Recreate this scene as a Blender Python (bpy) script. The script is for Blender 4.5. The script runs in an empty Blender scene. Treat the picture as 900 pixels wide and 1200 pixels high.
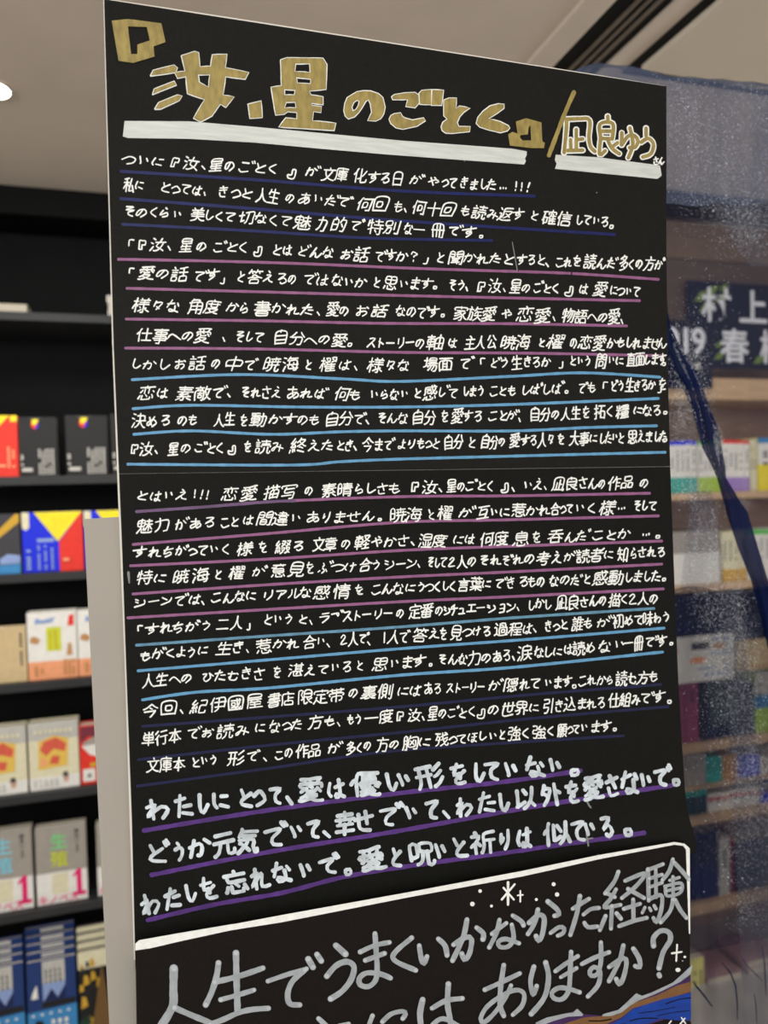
import bpy, bmesh, math, random
from mathutils import Vector, Matrix
random.seed(7)
SC = bpy.context.scene
COL = SC.collection

# ------------------------------------------------------------------ camera
F = 901.0
XC = Vector((2931, 106, -901)).normalized()          # room X (along the boards) seen from the camera
UC = Vector((-.027, 1, .03)); UC = (UC - XC * UC.dot(XC)).normalized()
YC = UC.cross(XC)                                    # room Y (away from the viewer)
R = Matrix((XC, YC, UC))
CAM = Vector((0, 0, 1.5))
cd = bpy.data.cameras.new('camera'); cam = bpy.data.objects.new('camera', cd); COL.objects.link(cam)
cam.matrix_world = Matrix.Translation(CAM) @ R.to_4x4()
cd.sensor_fit = 'VERTICAL'; cd.sensor_height = 36; cd.lens = F / 1200 * 36
cd.clip_start = .02
cd.dof.use_dof = True; cd.dof.focus_distance = .62; cd.dof.aperture_fstop = 5.2
SC.camera = cam

# ------------------------------------------------------------------ light
SC.view_settings.view_transform = 'Standard'; SC.view_settings.look = 'None'
SC.view_settings.gamma = 1; SC.view_settings.use_curve_mapping = False
SC.view_settings.exposure = 0.0
w = bpy.data.worlds.new('shop_air'); SC.world = w; w.use_nodes = True
w.node_tree.nodes['Background'].inputs[0].default_value = (1, 1, 1, 1)
w.node_tree.nodes['Background'].inputs[1].default_value = 1.05
def area(name, loc, target, sx, sy, power, color=(.98, 1, 1)):
    l = bpy.data.lights.new(name, 'AREA'); l.shape = 'RECTANGLE'; l.size = sx; l.size_y = sy; l.energy = power; l.color = color
    o = bpy.data.objects.new(name, l); COL.objects.link(o); o.location = loc
    o.rotation_euler = (Vector(target) - Vector(loc)).to_track_quat('-Z', 'Y').to_euler()
    return o
area('ceiling_lamp_behind', (-.5, -1.3, 2.22), (.2, .8, 1.3), 1.8, .8, 42)
area('ceiling_lamp_aisle', (.3, 1.25, 2.25), (.3, 1.45, 0), 2.4, .35, 15)

CEIL = 1.5 + .782

# ------------------------------------------------------------------ helpers
def ray(x, y): return R @ Vector(((x - 450) / F, (600 - y) / F, -1))
def atY(x, y, Y):
    d = ray(x, y); return CAM + d * (Y / d.y)
def atZ(x, y, Z):
    d = ray(x, y); return CAM + d * ((Z - CAM.z) / d.z)

def srgb(c):
    return tuple(((v / 255) / 12.92 if v / 255 <= .04045 else ((v / 255 + .055) / 1.055) ** 2.4) for v in c)
MATS = {}
def mat(name, rgb, rough=.6, var=.08, scale=40, metal=0, spec=.3, stretch=None, emit=0, bump=0):
    if name in MATS: return MATS[name]
    m = bpy.data.materials.new(name); m.use_nodes = True; nt = m.node_tree; p = nt.nodes['Principled BSDF']
    c = srgb(rgb)
    tc = nt.nodes.new('ShaderNodeTexCoord'); src = tc.outputs['Object']
    if stretch:
        mp = nt.nodes.new('ShaderNodeMapping'); mp.inputs['Scale'].default_value = stretch
        nt.links.new(src, mp.inputs[0]); src = mp.outputs[0]
    n = nt.nodes.new('ShaderNodeTexNoise'); n.inputs['Scale'].default_value = scale; n.inputs['Detail'].default_value = 3
    nt.links.new(src, n.inputs['Vector'])
    r = nt.nodes.new('ShaderNodeValToRGB')
    r.color_ramp.elements[0].position = .3; r.color_ramp.elements[1].position = .7
    r.color_ramp.elements[0].color = tuple(max(0, v * (1 - var * 1.5)) for v in c) + (1,)
    r.color_ramp.elements[1].color = tuple(min(1, v * (1 + var)) for v in c) + (1,)
    nt.links.new(n.outputs['Fac'], r.inputs[0]); nt.links.new(r.outputs[0], p.inputs['Base Color'])
    p.inputs['Roughness'].default_value = rough; p.inputs['Metallic'].default_value = metal
    p.inputs['Specular IOR Level'].default_value = spec
    if bump:
        b = nt.nodes.new('ShaderNodeBump'); b.inputs['Strength'].default_value = bump; b.inputs['Distance'].default_value = .001
        nt.links.new(n.outputs['Fac'], b.inputs['Height']); nt.links.new(b.outputs[0], p.inputs['Normal'])
    if emit:
        p.inputs['Emission Color'].default_value = c + (1,); p.inputs['Emission Strength'].default_value = emit
    MATS[name] = m; return m

def link_mesh(name, verts, faces, mats, parent=None, fmats=None, smooth=False):
    me = bpy.data.meshes.new(name); me.from_pydata([tuple(v) for v in verts], [], faces); me.update()
    if not isinstance(mats, (list, tuple)): mats = [mats]
    for m in mats: me.materials.append(m)
    if fmats: me.polygons.foreach_set('material_index', fmats)
    if smooth: me.polygons.foreach_set('use_smooth', [True] * len(me.polygons))
    o = bpy.data.objects.new(name, me); COL.objects.link(o)
    if parent: o.parent = parent
    return o
def tag(o, label, cat, group=None):
    o['label'] = label; o['category'] = cat
    if group: o['group'] = group
    return o
def thing(name, loc, label, cat, group=None):
    o = bpy.data.objects.new(name, None); COL.objects.link(o); o.location = loc; o.empty_display_size = .05
    return tag(o, label, cat, group)
def struct(o): o['kind'] = 'structure'; return o
def to_local(o, p): return Vector(p) - Vector(o.location)

class MB:
    def __init__(s): s.v = []; s.f = []; s.m = []
    def quad(s, a, b, c, d, mi=0):
        n = len(s.v); s.v += [a, b, c, d]; s.f.append((n, n + 1, n + 2, n + 3)); s.m.append(mi)
    def poly(s, pts, mi=0):
        n = len(s.v); s.v += list(pts); s.f.append(tuple(range(n, n + len(pts)))); s.m.append(mi)
    def box(s, x0, x1, y0, y1, z0, z1, mi=0):
        n = len(s.v)
        s.v += [Vector(p) for p in ((x0,y0,z0),(x1,y0,z0),(x1,y1,z0),(x0,y1,z0),(x0,y0,z1),(x1,y0,z1),(x1,y1,z1),(x0,y1,z1))]
        for q in ((0,3,2,1),(4,5,6,7),(0,1,5,4),(1,2,6,5),(2,3,7,6),(3,0,4,7)):
            s.f.append(tuple(n + i for i in q)); s.m.append(mi)
    def build(s, name, mats, parent=None, bevel=0, smooth=False):
        o = link_mesh(name, s.v, s.f, mats, parent, s.m, smooth)
        if bevel:
            b = o.modifiers.new('bevel', 'BEVEL'); b.width = bevel; b.segments = 2; b.limit_method = 'ANGLE'
        return o

# ------------------------------------------------------------------ room shell
M_ceil = mat('ceiling_paint', (226, 211, 194), .9, .03, 6)
M_panel_ceil = mat('ceiling_panel_paint', (228, 215, 195), .85, .03, 5)
M_black = mat('black_laminate', (13, 13, 13), .6, .1, 12, spec=.1)
M_shelf_lit = mat('black_shelf_lit_tone', (44, 44, 45), .45, .1, 12, spec=.3)  # black boards painted greyer: light on the shelf fronts put into the colour
M_slot = mat('black_slot', (6, 6, 6), .7, .1, 12)
M_fin = mat('slot_fin_metal', (120, 110, 98), .5, .06, 20)
M_wall = mat('back_wall_paint', (150, 138, 126), .9, .04, 4)
M_floor = mat('floor_vinyl', (188, 184, 178), .5, .1, 8)

mb = MB(); mb.box(-4, 4, -3, 3.2, -.05, 0); struct(mb.build('floor', M_floor))
mb = MB(); mb.box(-4, 4, -3, 3.2, CEIL, CEIL + .06); struct(mb.build('ceiling', M_ceil))
mb = MB(); mb.box(-4, 4, 2.62, 2.7, 0, CEIL); struct(mb.build('wall_back', M_wall))

# ceiling slots running away from the viewer, over the right of the boards
def xs(px, y=0): return atZ(px, y, CEIL).x
Yend = atZ(668, 72, CEIL).y
def slot_diffuser():
    x0, x1 = xs(716), xs(786)
    r = thing('slot_diffuser', ((x0 + x1) / 2, .8, CEIL), 'black slotted air diffuser with pale fins in the ceiling above the boards', 'vent')
    def L(b, n, m): 
        for v in b.v: v -= r.location
        return b.build(n, m, r)
    y0, y1 = -.6, 1.62
    a = MB(); a.box(x0, x1, y0, y1, CEIL - .004, CEIL - .0005); L(a, 'backing', M_slot)
    for p, q, mname in ((680, 716, M_ceil), (742, 746, M_fin), (754, 758, M_fin), (766, 771, M_fin), (786, 803, M_ceil)):
        a = MB(); a.box(xs(p), xs(q), y0, y1, CEIL - .009, CEIL - .0005); L(a, 'fin' if mname is M_fin else 'flange', mname)
slot_diffuser()
def ceiling_cassette():
    x0 = xs(836); y1 = atZ(850, 90, CEIL).y
    gx = xs(823); gy = atZ(850, 96, CEIL).y
    r = thing('ceiling_access_panel', (x0 + .8, .7, CEIL), 'large pale ceiling panel edged by a black gap, upper right corner', 'ceiling panel')
    a = MB(); a.box(gx, x0 + 1.6, -.5, y1 + .035, CEIL - .003, CEIL - .0005)
    for v in a.v: v -= r.location
    a.build('gap_frame', M_slot, r)
    a = MB(); a.box(x0, x0 + 1.6, -.45, y1, CEIL - .014, CEIL - .0031)
    for v in a.v: v -= r.location
    a.build('panel', M_panel_ceil, r, bevel=.002)
ceiling_cassette()

def downlight():
    c = atZ(-13, 103, CEIL)
    r = thing('recessed_downlight', (c.x, c.y, CEIL), 'glowing round downlight set in the ceiling at the left edge', 'ceiling light')
    a = MB(); n = 40
    for ri, ro, z0, z1 in ((.037, .046, -.004, -.003),):
        for i in range(n):
            t0, t1 = 2 * math.pi * i / n, 2 * math.pi * (i + 1) / n
            P = lambda rad, t, z: Vector((rad * math.cos(t), rad * math.sin(t), z))
            a.quad(P(ri, t0, z0), P(ri, t1, z0), P(ro, t1, z0), P(ro, t0, z0))
            a.quad(P(ro, t0, z0), P(ro, t1, z0), P(ro, t1, -.0005), P(ro, t0, -.0005))
            a.quad(P(ri, t1, z0), P(ri, t0, z0), P(ri, t0, -.0005), P(ri, t1, -.0005))
    a.build('trim_ring', mat('lamp_trim', (205, 195, 180), .4), r)
    b = MB(); b.poly([Vector((.037 * math.cos(-2 * math.pi * i / n), .037 * math.sin(-2 * math.pi * i / n), -.002)) for i in range(n)])
    b.build('lamp_lens', mat('lamp_glow', (255, 246, 225), .5, 0, 1, emit=14), r)
    l = bpy.data.lights.new('downlight_beam', 'SPOT'); l.energy = 14; l.spot_size = 2.0; l.spot_blend = .8; l.shadow_soft_size = .04; l.color = (1, .93, .82)
    o = bpy.data.objects.new('downlight_beam', l); COL.objects.link(o); o.location = (c.x, c.y, CEIL - .03)
downlight()

# ------------------------------------------------------------------ book tools
M_pages = mat('page_edges', (214, 204, 184), .85, .08, 300)
def shelf_decal(m, x0, x1, z0, z1, y, mi): m.quad(Vector((x0, y, z0)), Vector((x1, y, z0)), Vector((x1, y, z1)), Vector((x0, y, z1)), mi)

def face_book(kind, label, group, X0, X1, Z0, H, Y, T, cover, prints=(), texts=(), cat='book', lean=0.0, pages=True, spine=None):
    """A book standing face out: front cover towards -Y; prints in face coordinates (0..1, 0..1)."""
    W = X1 - X0
    r = thing(kind, ((X0 + X1) / 2, Y, Z0), label, cat, group)
    r.rotation_euler = (-lean, 0, 0)
    c = min(.0018, T * .2)
    a = MB(); x0, x1 = -W / 2, W / 2
    a.box(x0, x1, 0, c, 0, H); a.box(x0, x1, T - c, T, 0, H); a.box(x0, x0 + c, c, T - c, 0, H)
    a.build('cover', spine or cover, r, bevel=.0006) if spine else a.build('cover', cover, r, bevel=.0006)
    if pages:
        b = MB(); b.box(x0 + c, x1 - .002, c, T - c, .002, H - .003); b.build('page_block', M_pages, r)
    if prints or texts:
        p = MB(); ms = []
        def mi(m):
            if m not in ms: ms.append(m)
            return ms.index(m)
        k = 0
        for pr in prints:
            k += 1; y = -.0004 - .00012 * k
            pts, m = pr
            if len(pts) == 2:
                (u0, v0), (u1, v1) = pts; pts = [(u0, v0), (u1, v0), (u1, v1), (u0, v1)]
            p.poly([Vector((x0 + u * W, y, v * H)) for u, v in pts], mi(m))
        for txt, u, v, size, m, vertical in texts:
            k += 1; y = -.0006 - .00012 * k
            for i, ch in enumerate(txt):
                cu, cv = (u, v - i * size * W / H * 1.05) if vertical else (u + i * size * .95, v)
                gv, gf = glyph(ch, .012)
                n = len(p.v)
                for gx, gy in gv: p.v.append(Vector((x0 + (cu + (gx - .5) * size) * W, y, cv * H + (gy - .38) * size * W)))
                for f in gf: p.f.append(tuple(n + i2 for i2 in f)); p.m.append(mi(m))
        p.build('cover_print', ms, r)
    return r

GL = {}
def glyph(ch, off):
    k = (ch, off)
    if k in GL: return GL[k]
    cu = bpy.data.curves.new('glyph_tmp', 'FONT'); cu.body = ch; cu.resolution_u = 4; cu.offset = off
    o = bpy.data.objects.new('glyph_tmp', cu); COL.objects.link(o)
    dg = bpy.context.evaluated_depsgraph_get(); ev = o.evaluated_get(dg); me = ev.to_mesh()
    v = [(q.co.x, q.co.y) for q in me.vertices]; f = [tuple(p.vertices) for p in me.polygons]
    ev.to_mesh_clear(); bpy.data.objects.remove(o); bpy.data.curves.remove(cu)
    if ord(ch) < 128 and v:                              # half-width signs: centre them on .5
        mid = (min(p[0] for p in v) + max(p[0] for p in v)) / 2; v = [(x - mid + .5, y) for x, y in v]
    GL[k] = (v, f); return GL[k]

def dashes(cols, u0, u1, v0, v1, m, seed=0, vertical=True, n=9, fill=.55):
    """Small dashes standing for lines of print too small to read."""
    rnd = random.Random(seed); out = []
    cw = (u1 - u0) / cols
    for c in range(cols):
        a = u0 + c * cw + cw * .2; b = a + cw * fill
        st = (v1 - v0) / n
        for i in range(n):
            if rnd.random() < .12: continue
            q = v0 + i * st; out.append((((a, q), (b, q + st * .72)), m))
    return out

C = lambda n, rgb, **k: mat(n, rgb, .5, .05, 60, **k)
c_black = C('cover_black', (30, 29, 29)); c_red = C('cover_red', (226, 52, 38)); c_yel = C('cover_yellow', (240, 220, 40)); c_blue = C('cover_blue', (20, 40, 215))
c_white = C('cover_white', (232, 228, 220)); c_cream = C('cover_cream', (222, 214, 180)); c_beige = C('cover_beige', (205, 180, 135)); c_orange = C('cover_orange', (238, 160, 115))
c_lime = C('cover_lime', (205, 212, 50)); c_grey = C('cover_grey', (160, 152, 142)); c_pink = C('cover_pink', (225, 35, 110)); c_navy = C('cover_navy', (22, 34, 78))
c_sky = C('cover_sky', (60, 135, 190)); c_green = C('cover_green', (95, 190, 80)); c_tan = C('cover_tan', (190, 140, 85)); c_dgreen = C('cover_dark_green', (32, 60, 48))
c_teal = C('cover_teal', (55, 165, 150)); c_purple = C('cover_purple', (165, 135, 200)); c_lgreen = C('cover_leaf', (165, 195, 70)); c_dgrey = C('cover_charcoal', (70, 68, 66))
c_lgrey = C('print_pale_grey', (190, 186, 178)); c_ink = C('print_ink', (60, 58, 62)); c_lblue = C('print_pale_blue', (140, 160, 205)); c_amber = C('cover_amber', (205, 160, 50))
c_prose = C('cover_pale_rose', (176, 140, 142)); c_pale = C('cover_pale_yellow', (222, 214, 130)); c_mid = C('cover_mid_blue', (32, 56, 110)); c_maroon = C('cover_maroon', (120, 45, 60)); c_iris = C('print_iridescent', (120, 215, 130)); c_cyan = C('print_cyan', (130, 205, 225)); c_brown = C('card_brown', (112, 82, 42))
c_skin = C('print_skin', (205, 160, 135))

# ------------------------------------------------------------------ left bookcase
LD = 2.03
Z = lambda py, px=50, D=LD: atY(px, py, D).z
X = lambda px, py, D=LD: atY(px, py, D).x
XL, XR = X(-160, 560), X(330, 560)
shelf_tops = {'a': Z(367), 'b': Z(558), 'c': Z(671), 'd': Z(798), 'e': Z(928), 'f': Z(1064)}
base_top = Z(1225)
YB = LD + .26
def bookcase_left():
    r = thing('black_bookcase', ((XL + XR) / 2, LD + .13, 0), 'tall black bookcase with rows of face-out paperbacks left of the boards', 'bookcase')
    def L(b, n, m, **k):
        for v in b.v: v -= r.location
        return b.build(n, m, r, **k)
    for z in shelf_tops.values():
        a = MB(); a.box(XL + .021, XR - .021, LD - .008, YB - .012, z - .021, z); L(a, 'shelf', M_shelf_lit, bevel=.0015)
    a = MB(); a.box(XL + .021, XR - .021, LD - .06, YB - .012, base_top - .06, base_top); L(a, 'shelf', M_black, bevel=.002)
    a = MB(); a.box(XL + .021, XR - .021, LD - .04, YB - .012, 0, base_top - .06); L(a, 'plinth', M_black)
    a = MB(); a.box(XL, XR, YB - .012, YB, 0, CEIL - .001); L(a, 'back_panel', M_black)
    for x in (XL, XR - .02):
        a = MB(); a.box(x, x + .02, LD - .01, YB - .012, 0, CEIL - .001); L(a, 'side_panel', M_black)
    a = MB(); a.box(XL + .021, XR - .021, LD + .092, LD + .115, CEIL - .07, CEIL - .001); L(a, 'fascia', M_black)
    a = MB(); a.box(XL + .021, XR - .021, LD + .116, YB - .0125, CEIL - .07, CEIL - .05); L(a, 'top_panel', M_black)
bookcase_left()

def fb(kind, label, group, px0, px1, ytop, shelf, T=.03, cover=c_white, D=LD + .012, **k):
    z0 = shelf_tops[shelf]; pm = (px0 + px1) / 2
    return face_book(kind, label, group, X(px0, ytop + 30, D), X(px1, ytop + 30, D), z0 + .0003, atY(pm, ytop, D).z - z0, D, T, cover, **k)

# row a : odd books lying on the top shelf
zt = shelf_tops['a']
def flat_book(label, x0, x1, z, h, Y, dep, cover, group=None):
    r = thing('lying_book', ((x0 + x1) / 2, Y, z), label, 'book', group)
    wv = (x1 - x0) / 2
    a = MB(); a.box(-wv, wv, 0, dep, 0, .0015); a.box(-wv, wv, 0, dep, h - .0015, h); a.box(-wv, -wv + .0015, 0, dep, .0015, h - .0015); a.build('cover', cover, r)
    b = MB(); b.box(-wv + .0015, wv - .002, .001, dep - .002, .0015, h - .0015); b.build('page_block', M_pages, r)
flat_book('pale book lying flat on the empty top shelf at the left edge', X(-30, 360), X(30, 360), zt + .0003, .026, LD + .03, .1, c_cream)
flat_book('white book lying lowest in a small pile on the top shelf by the board', X(126, 360), X(178, 360), zt + .0003, .018, LD + .02, .12, c_white, 'pile of white books on the top shelf')
flat_book('white book lying second in the small pile on the top shelf by the board', X(127, 360), X(178, 360), zt + .0186, .018, LD + .022, .12, c_white, 'pile of white books on the top shelf')
flat_book('white book lying uppermost in the small pile on the top shelf by the board', X(125, 360), X(177, 360), zt + .0369, .018, LD + .02, .12, c_white, 'pile of white books on the top shelf')

# row b : black paperbacks and a red one
g = 'face-out paperbacks on the second shelf'
fb('paperback', 'red paperback with a yellow corner beside the black paperbacks', g, -28, 20.5, 487, 'b', .032, c_red,
   prints=[([(0, 1), (0, .45), (.82, 1)], c_yel), ([(.84, .9), (1, .9), (1, 1), (.84, 1)], c_yel)] + dashes(2, .72, .95, .15, .5, c_orange, 1, n=7) + [(((.1, .16), (.7, .2)), c_orange)])
def black_pb(label, px0, px1, yt):
    fb('paperback', label, g, px0, px1, yt, 'b', .04, c_black, prints=[
        ([(.33, .93), (.33, .84), (.42, .79), (.5, .86), (.5, .93)], c_red), ([(.36, .97), (.52, .97), (.52, .93), (.42, .86), (.36, .88)], c_yel), ([(.43, .8), (.52, .82), (.53, .92), (.47, .86)], c_blue),
        (((.28, .965), (.6, .99)), c_dgrey)] + dashes(5, .48, .94, .03, .47, c_lgrey, 3, n=11, fill=.6) + dashes(1, .02, .1, .18, .42, c_lgrey, 4, n=5, fill=.9) + [(((.06, .08), (.34, .14)), c_lgrey)])
black_pb('black paperback with a small coloured emblem standing next to the red paperback', 22.5, 66.5, 489)
black_pb('black paperback with a small coloured emblem, middle one of the three', 77, 126.5, 487)
black_pb('black paperback half hidden by the edge of the tall blackboard sign', 130, 178, 485)

# row c : blue yellow red paperbacks
g = 'face-out paperbacks on the third shelf'
fb('paperback', 'dark paperback with a yellow diagonal and pale blue foot at the left edge', g, -26, 23, 603, 'c', .03, c_ink,
   prints=[([(.3, .62), (.3, .5), (1, .86), (1, .99), (.92, 1)], c_amber), ([(0, 0), (1, 0), (1, .16), (0, .13)], c_sky), ([(.5, .16), (1, .17), (1, .3), (.7, .33), (.5, .25)], c_lblue)])
def tri_book(label, px0, px1, yt):
    fb('paperback', label, g, px0, px1, yt, 'c', .035, c_blue, prints=[
        ([(.2, 1), (.58, .5), (1, 1)], c_yel), ([(.6, .0), (1, 0), (1, 1), (.6, .5)], c_red), ([(0, 1), (.0, .75), (.06, .7), (.12, .75), (.12, 1)], c_cream),
        (((.24, .5), (.52, .56)), c_lblue)] + dashes(3, .22, .55, .04, .46, c_lblue, 5, n=9, fill=.35) + dashes(1, .04, .16, .05, .4, c_lblue, 6, n=6) + [(((.66, .17), (.76, .22)), c_orange)])
tri_book('blue paperback with yellow and red triangles, uncovered by the white panel', 26, 97, 600)
tri_book('blue paperback with yellow and red triangles, mostly behind the white panel', 99, 168, 598)

# row d
g = 'face-out paperbacks on the fourth shelf'
fb('paperback', 'plain beige paperback at the left edge of the fourth shelf', g, -30, 31, 736, 'd', .03, c_beige, prints=dashes(1, .86, .94, .3, .9, c_ink, 8, n=9) + [([(.5, 1), (.55, .985), (.6, 1)], c_white)])
def white_pb(label, px0, px1, yt):
    fb('paperback', label, g, px0, px1, yt, 'd', .04, c_white, prints=[
        (((0, 0), (1, .27)), c_orange), (((.38, .42), (.68, .77)), c_lime), ([(.15, .83), (.5, .84), (.58, .92), (.3, .88), (.18, .92)], c_lblue),
        ([(.82, .78), (.95, .78), (.95, .95), (.85, .93)], c_red), ([(.05, .56), (.2, .53), (.26, .6), (.14, .65), (.06, .63)], c_tan), ([(.78, .34), (.9, .34), (.88, .52), (.82, .52)], c_tan)]
        + dashes(2, .42, .64, .45, .74, c_amber, 10, n=5, fill=.3) + dashes(2, .1, .34, .06, .22, c_tan, 9, n=4) + dashes(3, .7, .96, .06, .3, c_tan, 11, n=4))
white_pb('white paperback with lime title box and orange band beside the beige book', 32, 90, 717)
white_pb('white paperback with orange band cut off by the white panel', 91, 150, 714)

# row e
g = 'face-out paperbacks on the fifth shelf'
c_pyel = C('print_soft_yellow', (226, 188, 84)); c_pred = C('print_soft_red', (214, 92, 70))
def cream_pb(label, px0, px1, yt):
    fb('paperback', label, g, px0, px1, yt, 'e', .04, c_cream, prints=[
        (((0, .74), (1, 1)), c_lgrey), ([(.0, .74), (.0, .6), (.12, .74)], c_cream), (((0, 0), (1, .19)), c_white), ([(.18, .3), (.76, .33), (.8, .74), (.5, .8), (.2, .72)], c_pyel),
        ([(.22, .6), (.3, .72), (.55, .77), (.76, .66), (.72, .54), (.5, .6), (.34, .5)], c_pred), ([(.4, .38), (.58, .36), (.62, .48), (.46, .5)], c_pred), ([(.22, .36), (.36, .34), (.34, .46), (.24, .48)], c_orange),
        ([(.68, .1), (.76, .08), (.79, .17), (.74, .22), (.67, .18)], c_skin), ([(.66, .17), (.78, .17), (.76, .24), (.68, .24)], c_ink)] + dashes(5, .06, .6, .05, .16, c_lgrey, 12, n=3) + dashes(8, .1, .9, .84, .92, c_cream, 13, n=1))
cream_pb('cream paperback with red and yellow picture at the left edge', -30, 31, 853)
cream_pb('cream paperback with red and yellow picture standing beside the red book', 33.5, 92, 846)
fb('paperback', 'red and white paperback on the fifth shelf partly behind the white panel', g, 93.5, 150, 848, 'e', .04, c_red, prints=[
    ([(.02, .98), (.98, .98), (.98, .7), (.4, .72), (.2, .82), (.02, .7)], c_maroon), ([(.05, .7), (.3, .8), (.95, .86), (.95, .68), (.1, .66)], c_grey), ([(.04, .66), (.98, .68), (.98, .4), (.5, .42), (.2, .5)], c_white),
    (((.2, .29), (.9, .36)), c_amber), (((.05, .05), (.3, .26)), c_white), ([(.12, .12), (.22, .12), (.2, .2)], c_dgreen), ([(.5, .48), (.65, .5), (.6, .58)], c_red)])

# row f : grey hardcovers
g = 'grey books with a pink number one on the sixth shelf'
def grey_hc(label, px0, px1, yt, title):
    fb('hardcover_book', label, g, px0, px1, yt, 'f', .028, c_grey, prints=[(((0, 0), (1, .4)), c_white), (((.3, .12), (.62, .38)), c_cream), ([(.72, .34), (.82, .41), (.89, .41), (.89, .11), (.97, .11), (.97, .06), (.71, .06), (.71, .11), (.79, .11), (.79, .335), (.72, .3)], c_pink)],
       texts=[('生', .46, .8, .36, title, False), ('殖', .46, .57, .36, title if title is c_cyan else c_lime, False), ('朝井リョウ', .82, .9, .1, c_dgrey, True), ('キノベス', .12, .06, .21, c_pink, False)])
grey_hc('grey hardcover with pale blue title at the left edge', -26, 37.5, 973, c_cyan)
grey_hc('grey hardcover with green title, middle of its row', 41.5, 101, 967, c_iris)
grey_hc('grey hardcover with only its left strip showing beside the white panel', 113, 170, 962, c_iris)

# row g : tiered copies on the base
def blue_stack(px0, px1, y_top, group, base_label, cover, n, first):
    for i in range(n):
        D = LD - .045 + i * .018
        z0 = base_top + .0004
        x0, x1 = X(px0, 1150, D), X(px1, 1150, D)
        H = atY((px0 + px1) / 2, y_top, LD - .045).z - z0 + i * .011
        lab = base_label + (', frontmost copy' if i == 0 else ', ' + ['', 'second', 'third', 'fourth', 'fifth'][i] + ' copy back')
        if first == 'blue':
            pr = [([(0, 0), (1, 0), (1, .5), (0, .48)], c_sky), (((.02, .5), (.3, 1)), c_mid), (((.32, .72), (.78, .99)), c_lgrey), (((.78, .5), (1, 1)), c_mid), (((.32, .58), (.78, .76)), c_lblue), ([(.34, .58), (.5, .7), (.62, .6), (.78, .72), (.78, .58)], c_navy),
                  (((.3, .51), (.98, .57)), c_black), ([(.08, .62), (.22, .62), (.2, .76), (.12, .69)], c_white)] + dashes(4, .36, .74, .76, .92, c_ink, 20 + i, n=3, fill=.3) + dashes(5, .05, .95, .44, .47, c_white, 21, n=1, fill=.3) + [([(.1, .14), (.3, .12), (.36, .28), (.3, .38), (.18, .4), (.08, .3)], c_black)] + dashes(3, .45, .85, .14, .4, c_white, 22, n=4)
        else:
            rnd = random.Random(5); pr = [(((0, .82), (1, 1)), c_cream), (((0, .0), (1, .3)), c_dgreen)]
            for q in range(30):
                u, v, s = rnd.uniform(.02, .9), rnd.uniform(.02, .86), rnd.uniform(.05, .12)
                pr.append(([(u, v), (min(1, u + s * 1.4), v + s * .2), (min(1, u + s), v + s), (u + s * .2, v + s * 1.1)], rnd.choice([c_amber, c_amber, c_amber, c_dgreen, c_black])))
        face_book('paperback', lab, group, x0, x1, z0, H, D, .014, cover, prints=pr)
blue_stack(-32, 27.5, 1133, 'tiered blue paperbacks on the base shelf', 'blue paperback with sky blue band in the left-edge tier', c_mid, 4, 'blue')
blue_stack(31, 89, 1124, 'tiered blue paperbacks on the base shelf', 'blue paperback with sky blue band in the tier beside yellow-flowered books', c_mid, 5, 'blue')
blue_stack(92, 142, 1112, 'tiered yellow-flowered paperbacks on the base shelf', 'dark paperback with yellow flowers in the tier by the white panel', c_black, 4, 'flower')
def brown_card():
    D = LD - .056
    p = [atY(119, 1130, D), atY(104, 1215, D), atY(136, 1215, D)]
    r = thing('folded_card', (p[1].x, D, base_top), 'brown pointed card standing before the yellow-flowered paperbacks', 'card')
    a = MB(); P = [(q.x - r.location.x, q.z - base_top) for q in p]; P = [(P[0][0], P[0][1]), (P[1][0], .0004), (P[2][0], .0004)]
    f = [Vector((x, 0, z)) for x, z in P]; b = [Vector((x, .004, z)) for x, z in P]
    a.poly([f[0], f[1], f[2]]); a.poly([b[2], b[1], b[0]])
    for i in range(3): a.quad(f[i], b[i], b[(i + 1) % 3], f[(i + 1) % 3])
    a.build('card_panel', c_brown, r)
brown_card()

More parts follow.
